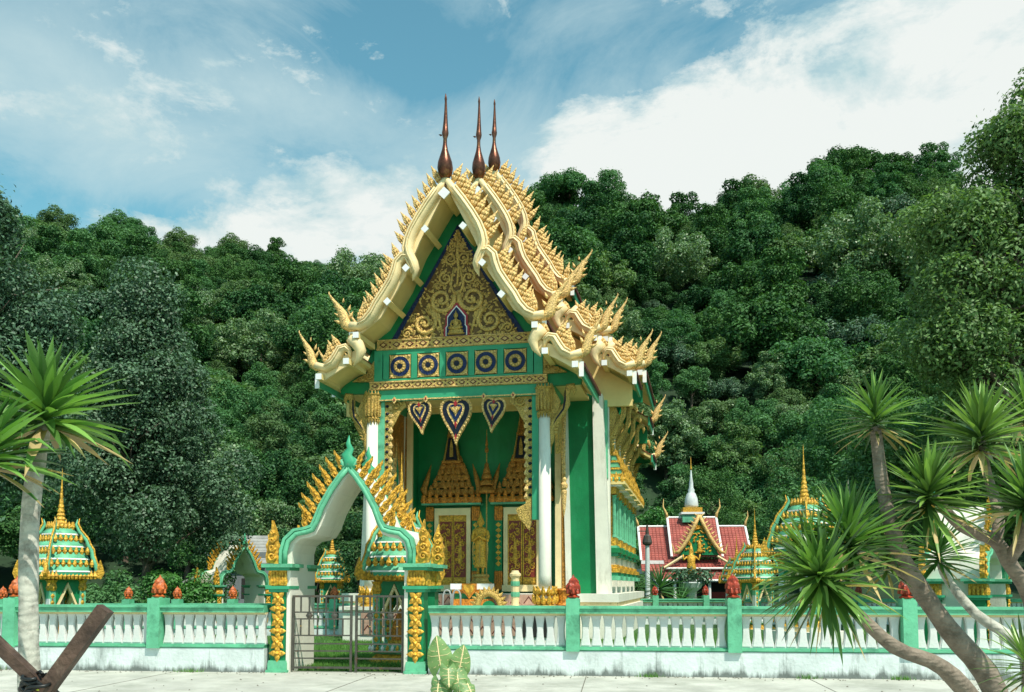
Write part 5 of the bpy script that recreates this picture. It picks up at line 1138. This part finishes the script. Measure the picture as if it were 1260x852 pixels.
    if slab:
        b = MB(M['orange']); b.prism([(-.2, .6), (.2, .6), (.22, .9), (.15, 1.1), (.1, 1.2), (0, 1.38), (-.1, 1.2), (-.15, 1.1), (-.22, .9)], -.06, .06); b.use(M['gold']).box(-.27, .27, -.15, .15, .58, .68); b.ob('marker_stone', t)
    return t
def S_(px, D, z, rz, k, lab):
    p = at(px, 720, D); return build_shrine(lab, p.x, D, z, rz, k)
S_(72, 24, -.15, .95, 1.0, 'white and green spired shrine behind the left wall by the dracaena trunk')
S_(408, 46, -.3, .1, 1.06, 'distant spired shrine framed by the big gate arch')
S_(493, 20.6, -.2, -.19, 1.0, 'nearest spired shrine, with orange marker stone, behind the right gate leaf')
S_(907, 54, -.2, .3, 1.0, 'farthest of the spired shrines right of the temple')
S_(930, 36, -.2, .5, 1.0, 'middle spired shrine right of the temple, left of the big dracaena leaves')
S_(992, 22.5, .5, .55, .95, 'tall spired shrine rising right behind the big dracaena leaves')

# ------------------------------------------------------------------ red roofed hall
def red_hall():
    p = at(858, 720, 66); t = thing('red_roofed_hall', 'hall with red tiled roofs, golden gable and small grey stupa spire', 'hall', (p.x, 66, -.3), radians(-3))
    b = MB(M['white']); b.box(-3.9, 3.9, .5, 7, 0, 3.2); b.ob('wall', t)
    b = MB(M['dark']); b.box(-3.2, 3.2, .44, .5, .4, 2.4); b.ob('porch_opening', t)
    def roof(name, x0, x1, y0, z0, y1, z1, m=M['redtile'], n=None):
        """tiled slope rising from (y0,z0) to (y1,z1), with real courses and ribs"""
        b = MB(m); L_ = hypot(y1-y0, z1-z0); n = n or max(3, int(L_/.22))
        for i in range(n):
            f, g = i/n, (i+1)/n; ya, za = y0+(y1-y0)*f, z0+(z1-z0)*f; yb, zb = y0+(y1-y0)*g, z0+(z1-z0)*g
            b.add([(x0, ya, za+.05), (x1, ya, za+.05), (x1, yb, zb), (x0, yb, zb), (x0, ya, za-.03), (x1, ya, za-.03)], [(0, 1, 2, 3), (4, 5, 1, 0)])
        k = int((x1-x0)/.25)
        for i in range(k+1):
            x = x0+(x1-x0)*i/k; b.add([(x-.035, y0, z0+.04), (x+.035, y0, z0+.04), (x+.035, y1, z1+.04), (x-.035, y1, z1+.04), (x, y0, z0+.1), (x, y1, z1+.1)], [(0, 4, 5, 3), (4, 1, 2, 5), (0, 1, 4)])
        o = b.ob(name, t); return o
    def trimbar(a, c, r=.09, m=M['offw']):
        MB(m).tube([a, c], r, 6).ob('roof_edging', t)
    for x0, x1 in ((-3.95, -1.6), (1.6, 3.95)):
        roof('wing_roof', x0, x1, .2, 3.75, 2.6, 6.3); trimbar((x0, 2.6, 6.35), (x1, 2.6, 6.35)); e = x0 if x0 < 0 else x1
        trimbar((e, .15, 3.75), (e, 2.6, 6.35)); roof('lower_roof', x0, x1, -.5, 3.0, .2, 3.5)
        MB(M['offw']).box(x0, x1, .1, .3, 3.5, 3.75).ob('roof_band', t)
        s = -1 if x0 < 0 else 1
        b = MB(M['palegold']); b.smooth = True; b.tube([(e, 2.6, 6.3), (e+s*.05, 2.6, 6.7), (e+s*.22, 2.6, 7.1), (e+s*.2, 2.6, 7.5)], [.12, .09, .05, .01], 6); b.ob('ridge_horn', t)
    roof('main_roof', -1.75, 1.75, -.1, 4.0, 2.4, 6.95); trimbar((-1.8, 2.4, 7.0), (1.8, 2.4, 7.0))
    for s in (-1, 1):
        trimbar((s*1.8, -.15, 4.0), (s*1.8, 2.4, 7.0)); b = MB(M['palegold']); b.smooth = True; b.tube([(s*1.8, 2.4, 6.9), (s*1.85, 2.4, 7.3), (s*2.1, 2.4, 7.8), (s*2.05, 2.4, 8.4)], [.13, .1, .06, .01], 6); b.ob('ridge_horn', t)
    MB(M['offw']).box(-3.2, 3.2, -.95, -.7, 2.3, 2.5).ob('roof_band', t)
    roof('porch_roof', -2.4, 2.4, -1.5, 3.2, -.4, 3.8); roof('porch_roof', -3.2, 3.2, -1.9, 2.35, -1.2, 3.1); trimbar((-2.45, -1.5, 3.15), (2.45, -1.5, 3.15), .08); trimbar((-3.2, -1.95, 2.3), (3.2, -1.95, 2.3), .1)
    for s in (-1, 1): trimbar((s*2.5, -1.55, 3.2), (s*1.2, -1.5, 4.0), .1, M['cream'])
    b = MB(M['green']); b.prism([(-1.35, 4.1), (1.35, 4.1), (0, 6.6)], -1.3, -1.1); b.use(M['redtile']).prism([(-1.5, 4.0), (1.5, 4.0), (0, 6.9)], -1.1, .6); b.ob('gable', t)
    b = MB(M['gold']); rng = random.Random(2)
    for i in range(60):
        z = 4.2+rng.random()*1.9; hw_ = (6.5-z)*.5; b.lathe([(.04, -.04), (.08, 0), (.01, .15)], 4, M4=Matrix.Translation((rng.uniform(-hw_, hw_), -1.32, z))@Matrix.Rotation(rng.uniform(-2, 2), 4, 'Y'))
    b.smooth = True; b.lathe([(.2, 0), (.22, .2), (.12, .4), (.15, .6), (.05, .9)], 8, (0, -1.35, 4.2), sy=.4); b.ob('gable_carving', t)['kind'] = 'stuff'
    for s in (-1, 1):
        b = MB(M['palegold']); b.smooth = True; b.tube([(s*x, -1.4, z) for x, z in ((0, 6.9), (.35, 6.1), (.75, 5.3), (1.1, 4.75), (1.45, 4.3), (1.7, 4.25))], [.13, .14, .15, .15, .15, .1], 7); b.smooth = False
        for i in range(10): b.lathe([(.06, 0), (.07, .1), (.01, .35)], 5, M4=Matrix.Translation((s*(.1+i*.145), -1.4, 6.8-i*.25))@Matrix.Rotation(s*.9, 4, 'Y'))
        b.lathe([(.08, 0), (.07, .3), (.01, .75)], 6, M4=Matrix.Translation((s*1.75, -1.4, 4.2))@Matrix.Rotation(s*.25, 4, 'Y')); b.ob('gable_board', t)
    b = MB(M['trim']); b.box(-.75, .75, 1.7, 3.1, 6.6, 7.2); b.use(M['offw']).box(-.85, .85, 1.6, 3.2, 7.2, 7.35); b.use(M['gold']).box(-.7, .7, 1.72, 3.08, 7.35, 7.7); b.use(M['grey']).smooth = True; b.use(M['weathered'])
    b.lathe([(.62, 0), (.7, .2), (.62, .7), (.45, 1.05), (.3, 1.2), (.34, 1.35), (.22, 1.5), (.2, 1.9), (.12, 2.3), (.06, 2.8), (.05, 2.9)], 16, (0, 2.4, 7.7), sx=.74, sy=.74); b.use(M['gold']).lathe([(.06, 0), (.08, .1), (.03, .4), (.005, 1.0)], 8, (0, 2.4, 10.55)); b.ob('stupa_spire', t)
    for i in range(6):
        x = -3.+i*1.2; b = MB(M['offw']); b.lathe([(.13, 0), (.11, .2), (.1, 2.3)], 8, (x, -1.7, 0)); b.ob('porch_column', t)
    b = MB(M['slate']); b.box(-3.9, 3.9, -2., .5, -.2, .25); b.ob('porch_floor', t)
    MB(M['red']).box(1.0, 2.0, -.2, -.1, .3, 1.5).ob('red_panel', t)
red_hall()
p = at(797, 720, 52); lp = thing('lamp_post', 'grey concrete post with a dark lantern in front of the red roofed hall', 'lamp post', (p.x, 52, -.2))
MB(M['weathered']).lathe([(.17, 0), (.14, 1), (.12, 4.2)], 10).ob('pole', lp); MB(M['iron']).lathe([(.12, 4.1), (.26, 4.2), (.28, 4.3), (.2, 4.65), (.1, 4.75), (.05, 5.3)], 8).ob('lantern', lp)
MB(M['iron']).box(-.5, .05, -.03, .03, 4.9, 4.96).ob('arm', lp)
p = at(851, 720, 48); fb = thing('flower_bowl_stand', 'raised bowl of dark foliage on a pale pedestal in front of the red hall', 'planter', (p.x, 48, -.2))
MB(M['weathered']).lathe([(.35, 0), (.3, .2), (.14, .5), (.12, 1.2), (.2, 1.5), (.5, 1.75), (.62, 2.0), (.6, 2.05), (.4, 1.9)], 14).ob('bowl', fb)
q, _ = crown_leaves(77, 40, (1.3, .8, .45), 22, .28, .16, .5); q[:, 2] += 2.3; inst(crown_mesh('bowl_plants', L['dark'], [q]), 'foliage', fb)
gs = thing('golden_figure', 'small standing golden figure above the flower bowl before the red gable', 'statue', (at(851, 720, 50).x, 50, 2.2))
b = MB(M['gold']); b.smooth = True; b.lathe([(.28, 0), (.25, .5), (.2, .7), (.26, 1.05), (.1, 1.15), (.13, 1.3), (.1, 1.42), (.02, 1.7)], 12, sy=.6)
for s in (-1, 1): b.tube([(s*.24, 0, 1.0), (s*.42, -.05, .85), (s*.46, -.1, 1.15)], [.07, .06, .04], 7)
b.ob('body', gs); MB(M['weathered']).lathe([(.3, -2.4), (.25, -.2), (.35, 0)], 8).ob('pedestal', gs)
# grey roofed house at the left
def grey_house():
    p = at(291, 720, 56); t = thing('grey_roofed_house', 'plain grey walled house with a fibre cement roof behind the far gate', 'house', (p.x, 56, -.3), radians(6))
    MB(M['slate']).box(-1.9, 1.9, 0, 5, 0, 4.0).ob('wall', t)
    b = MB(M['greyroof'])
    for i in range(9):
        f, g = i/9, (i+1)/9; b.add([(-1.1-.3*f*0, -.4+2.4*f, 3.3+1.8*f+.04), (1.8, -.4+2.4*f, 3.3+1.8*f+.04), (1.8, -.4+2.4*g, 3.3+1.8*g), (-1.1, -.4+2.4*g, 3.3+1.8*g), (-1.1, -.4+2.4*f, 3.3+1.8*f-.06), (1.8, -.4+2.4*f, 3.3+1.8*f-.06)], [(0, 1, 2, 3), (4, 5, 1, 0)])
    b.ob('roof', t)
    b = MB(M['greyroof']); b.prism([(-2.9, 2.2), (-1.2, 3.0), (-1.1, 3.0), (-1.1, 2.9), (-2.9, 2.1)], -1.2, 1.5); b.ob('lean_to_roof', t); MB(M['slate']).box(-2.7, -1.3, -.9, 1.4, 0, 2.2).ob('lean_to_wall', t)
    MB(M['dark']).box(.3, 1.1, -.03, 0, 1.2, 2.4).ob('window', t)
grey_house()
# ------------------------------------------------------------------ dracaenas
def sword_head(name, parent, c, n, ln, w, seed, mat_, droop=1., dirv=(0, 0, 1), dry=.12, spread=1.9):
    """a rosette of long pointed leaves; each leaf a folded, drooping blade"""
    rng = random.Random(seed); V = []; F = []; mi = []; d0 = Vector(dirv).normalized(); tx = d0.orthogonal().normalized(); ty = d0.cross(tx)
    for i in range(n):
        f = (i+.5)/n; th = spread*f**.62+rng.uniform(-.12, .12); ph = i*2.39996+rng.uniform(-.25, .25)
        d = (d0*cos(th)+(tx*cos(ph)+ty*sin(ph))*sin(th)).normalized(); L_ = ln*rng.uniform(.78, 1.12)*(.78+.3*sin(min(f*2.2, 1.6))); W_ = w*rng.uniform(.8, 1.15)
        o = Vector(c)+d0*(.10*(1-f))*ln*2-d0*f*.12; side = d.cross(Vector((0, 0, 1)));
        if side.length < .05: side = tx.copy()
        side.normalize(); side = (side+Vector((rng.uniform(-.3, .3), rng.uniform(-.3, .3), rng.uniform(-.3, .3)))).normalized(); g = (.03+.42*f)*droop*rng.uniform(.5, 1.5); K = 7; q = len(V); p = o.copy(); dd = d.copy()
        kink = rng.random() < .07
        for k in range(K):
            s = k/(K-1); wd = W_*(.45+1.1*s if s < .4 else .89*(1-((s-.4)/.6)**1.7)+.0)*(1 if s < .99 else .02)
            nrm = side.cross(dd).normalized(); fold = wd*.28
            V += [p-side*wd*.5+nrm*fold, p, p+side*wd*.5+nrm*fold]
            p = p+dd*(L_/(K-1)); dd = (dd+Vector((0, 0, -1))*g*(.16 if not kink or k != 3 else 2.2)).normalized()
        for k in range(K-1):
            a = q+3*k; F += [(a, a+1, a+4, a+3), (a+1, a+2, a+5, a+4)]; mi += [1 if (f > .9 and rng.random() < dry*7) else 0]*2
    me = rawmesh(name, np.array([tuple(v) for v in V]), np.array(F), [mat_, L['dry']], np.array(mi), True)
    return inst(me, name, parent)
def dracaena(label, base, trunks, heads, seed, m, lm, group=None, wk=.085, tk=.74):
    """trunks: list of (world points, radii); heads: (px, py, D, n, length, dir)"""
    t = thing('dracaena', label, 'plant', base, 0, group); B = Vector(base)
    for pts, rad in trunks:
        b = MB(m); b.smooth = True; P = [Vector(p)-B for p in pts]; Q = []; R = []
        for i in range(len(P)-1):
            for k in range(4):
                f = k/4; p0 = P[max(i-1, 0)]; p1 = P[i]; p2 = P[i+1]; p3 = P[min(i+2, len(P)-1)]
                Q.append(.5*((2*p1)+(p2-p0)*f+(2*p0-5*p1+4*p2-p3)*f*f+(3*p1-p0-3*p2+p3)*f**3)); R.append((rad[i]*(1-f)+rad[i+1]*f)*random.uniform(.94, 1.07)*tk)
        Q.append(P[-1]); R.append(rad[-1]*tk); b.tube(Q, R, 12); b.ob('trunk', t)
    for i, (px, py, D, n, ln, dv) in enumerate(heads):
        sword_head('leaf_head', t, at(px, py, D)-B, int(n*.95), ln*.84, ln*wk, seed+i, L[lm], 1., dv)
        for k in range(1): pass
    return t
A = lambda px, py, D: at(px, py, D)
g0 = A(1262, 1090, 7.6); g0.z = 0
dracaena('many headed dracaena with grey leaning trunks in the right foreground', g0,
 [([g0+Vector((-.1, 0, -.1)), A(1225, 852, 7.5), A(1165, 772, 7.4), A(1112, 690, 7.3), A(1088, 610, 7.25), A(1077, 525, 7.2)], [.17, .125, .11, .085, .07, .055]),
  ([g0+Vector((-.15, -.1, -.1)), A(1205, 880, 7.2), A(1160, 822, 7.0), A(1100, 796, 6.9), A(1048, 748, 6.8), A(1018, 722, 6.75)], [.15, .11, .085, .07, .058, .05]),
  ([g0+Vector((.1, .1, -.1)), A(1275, 770, 7.6), A(1240, 690, 7.5), A(1222, 665, 7.5), A(1183, 648, 7.4), A(1150, 612, 7.3)], [.14, .095, .08, .07, .06, .045]),
  ([A(1226, 668, 7.5), A(1228, 630, 7.6), A(1214, 580, 7.7), A(1206, 530, 7.7)], [.07, .06, .05, .04]),
  ([A(1240, 690, 7.5), A(1265, 650, 7.3), A(1262, 600, 7.2)], [.075, .065, .05]),
  ([A(1120, 715, 7.35), A(1075, 665, 7.5), A(1052, 640, 7.6)], [.07, .055, .04])],
 [(1077, 512, 7.2, 110, .44, (0, 0, 1)), (1207, 540, 7.7, 130, .62, (0, -.1, 1)), (1142, 612, 7.2, 130, .56, (-.15, -.5, 1)), (1012, 715, 6.6, 150, .6, (-.5, -.6, .4)), (1046, 668, 7.0, 120, .6, (-.3, -.2, 1)), (1000, 690, 7.1, 90, .55, (-.8, -.1, .8)),
  (1048, 648, 7.6, 110, .54, (-.4, 0, 1)), (1262, 618, 7.0, 130, .56, (.1, -.5, 1)), (1262, 508, 8.0, 90, .5, (.1, 0, 1)), (1090, 690, 7.4, 50, .42, (-.2, -.2, 1))], 50, M['dbark'], 'drac2')
g1 = A(1262, 1040, 8.6); g1.z = 0
dracaena('single headed dracaena with pale trunk behind the big right dracaena', g1,
 [([g1+Vector((0, 0, -.1)), A(1262, 812, 8.7), A(1200, 755, 8.8), A(1165, 712, 8.9), A(1156, 690, 8.9)], [.1, .075, .065, .055, .045])], [(1154, 682, 8.9, 110, .5, (-.1, -.2, 1))], 90, M['pbark'], 'drac')
g2 = A(34, 1100, 7.4); g2.z = 0
dracaena('dracaena with straight pale trunk at the left edge of the foreground', g2,
 [([g2+Vector((0, 0, -.1)), A(36, 852, 7.4), A(35, 740, 7.4), A(37, 640, 7.4), A(45, 570, 7.4), A(55, 520, 7.4)], [.1, .09, .083, .078, .075, .06])],
 [(56, 512, 7.4, 110, .78, (.05, -.1, 1)), (-18, 560, 6.9, 100, .70, (-.1, -.3, 1))], 130, M['pbark'], 'drac', wk=.12, tk=.92)
g3 = A(1275, 1000, 6.0); g3.z = 0
t = thing('young_dracaena', 'low tuft of sword leaves at the bottom right corner of the photo', 'plant', g3)
sword_head('leaf_head', t, A(1262, 815, 6.)-g3, 60, .32, .025, 301, L['drac2'], 1., (-.3, 0, 1)); MB(M['dbark']).lathe([(.06, 0), (.05, A(1262, 815, 6).z)], 10).ob('trunk', t)
# palms by the red hall
for px, D, z, ln, lab in ((812, 46, 1.5, 1.5, 'small spiky palm just right of the lamp post'), (838, 47, .9, 1.2, 'low spiky palm left of the flower bowl stand'), (905, 44, .8, .8, 'little palm right of the flower bowl stand')):
    p = at(px, 720, D); t = thing('spiky_palm', lab, 'plant', (p.x, D, -.1)); MB(M['bark']).lathe([(.12, 0), (.1, z)], 8).ob('trunk', t); sword_head('leaf_head', t, (0, 0, z), 60, ln, ln*.07, px, L['mid'], .8)

# ------------------------------------------------------------------ elephant ear plant on the pavement
def ear_leaf(parent, base, tip, w, seed, tilt):
    """big heart shaped leaf with ribs and a wavy edge on a stalk"""
    rng = random.Random(seed); base = Vector(base); tip = Vector(tip); ax = (tip-base); ln = ax.length; ax.normalize(); face = Vector(tilt).normalized(); sd_ = ax.cross(face).normalized(); nm = sd_.cross(ax).normalized()
    V = []; F = []; nu, nv = 14, 10
    for i in range(nu+1):
        s = i/nu; hw_ = w*(.62*sin(pi*min(1, (s*.9+.14)))**.7*(1-.35*s)+.05)*(1 if s < .97 else .15)
        for j in range(nv+1):
            u = (j/nv*2-1); back = -.4*ln*abs(u)*(1-s)**2
            rib = .012*cos((s*9-abs(u)*1.6)*2*pi)*abs(u)*(1-abs(u)*.2); wav = .02*sin(s*17+seed+u*2)*abs(u)**2
            p = base+ax*(s*ln+back)+sd_*(u*hw_)+nm*(-.22*w*u*u+rib+wav-.12*ln*s*s); V.append(tuple(p))
    for i in range(nu):
        for j in range(nv): a = i*(nv+1)+j; F.append((a, a+1, a+nv+2, a+nv+1))
    vb = MB(M['cream']); vb.smooth = True; vb.tube([V[i*(nv+1)+nv//2] for i in range(nu+1)], [.009]*nu+[.002], 5)
    for i in range(1, nu-1, 2):
        for e in (-1, 1): vb.tube([V[i*(nv+1)+nv//2], V[min(i+1, nu)*(nv+1)+nv//2+e*3], V[min(i+2, nu)*(nv+1)+nv//2+e*5]], [.006, .004, .001], 4)
    vb.ob('leaf_veins', parent)
    me = rawmesh('leaf_blade', np.array(V), np.array(F), [L['ear']], smooth=True); inst(me, 'leaf', parent)
def ear_plant():
    g = A(552, 860, 14.2); g.z = .012; t = thing('elephant_ear_plant', 'elephant ear plant with ribbed heart shaped leaves in front of the gate pillar', 'plant', g); t.scale = (1.2, 1.2, 1.12)
    spec = [(-.13, .40, .30, (-.08, -1, .2)), (.16, .33, .26, (.25, -1, .25)), (.1, .12, .24, (.1, -1, .5)), (-.12, .02, .22, (-.3, -.8, .7)), (.24, .0, .2, (.5, -.7, .6)), (0, .2, .2, (0, -.3, 1))]
    for i, (dx, z, w, f) in enumerate(spec):
        top = Vector((dx, -.05*i, z+.42*(.9 if i < 3 else .6)))*1.0; b_ = Vector((dx*.9, .02-.03*i, z+.02)); 
        base = Vector((dx*1.0, -.02*i, z+w*.9)); tip = base+Vector((dx*.4+.02, -.12, -w*1.15))
        if i < 2: base, tip = Vector((dx*.8, 0, z-.05+.05)), Vector((dx*1.25, -.05, z+w*1.35))
        ear_leaf(t, base, tip, w*.95, i, f)
        b = MB(L['ear']); b.smooth = True; b.tube([(0, 0, -.02), (dx*.4, .02, base.z*.5), tuple(base)], [.018, .014, .008], 7); b.ob('stalk', t)
ear_plant()

# ------------------------------------------------------------------ crossed timber trestle, lower left
def trestle():
    D = 4.0; g = A(45, 850, D); g.z = 0; t = thing('timber_trestle', 'crossed dark timber trestle tied with black cable at the bottom left', 'trestle', (g.x, D, 0))
    o = Vector((g.x, D, 0))
    def beam(a, c, w=.026, d=.03):
        a = Vector(a)-o; c = Vector(c)-o; ax = (c-a).normalized(); s = ax.cross(Vector((0, 1, 0))).normalized(); n = s.cross(ax); b = MB(M['wood'])
        V = [p+s*x*w+n*y*d for p in (a, c) for x, y in ((-1, -1), (1, -1), (1, 1), (-1, 1))]; b.add(V, [(0, 1, 2, 3), (7, 6, 5, 4), (0, 4, 5, 1), (1, 5, 6, 2), (2, 6, 7, 3), (3, 7, 4, 0)]); b.ob('timber_bar', t)
    a = A(130, 749, D); m = A(62, 842, D); d = m-a; k = -a.z/d.z; beam(a, a+d*k, .03)
    a = A(-35, 762, D+.07); m = A(66, 858, D+.07); d = m-a; k = -a.z/d.z; beam(a, a+d*k, .022)
    c = A(48, 843, D+.02)-o; rng = random.Random(3)
    for i in range(9):
        b = MB(M['cable'] if i != 4 else M['yellow']); b.smooth = True; q = rng.uniform(-.5, .5); r = rng.uniform(.05, .085)
        R = Matrix.Rotation(q, 3, 'Z')@Matrix.Rotation(rng.uniform(-.7, .7), 3, 'Y'); off = Vector((rng.uniform(-.04, .03), 0, rng.uniform(-.03, .04)))
        b.tube([c+off+R@Vector((cos(a_)*r*.8, sin(a_)*r, sin(a_*2)*.02+cos(a_)*.03)) for a_ in [j*2*pi/16 for j in range(15)]], .008 if i != 4 else .006, 7); b.ob('cable_loop', t)
trestle()
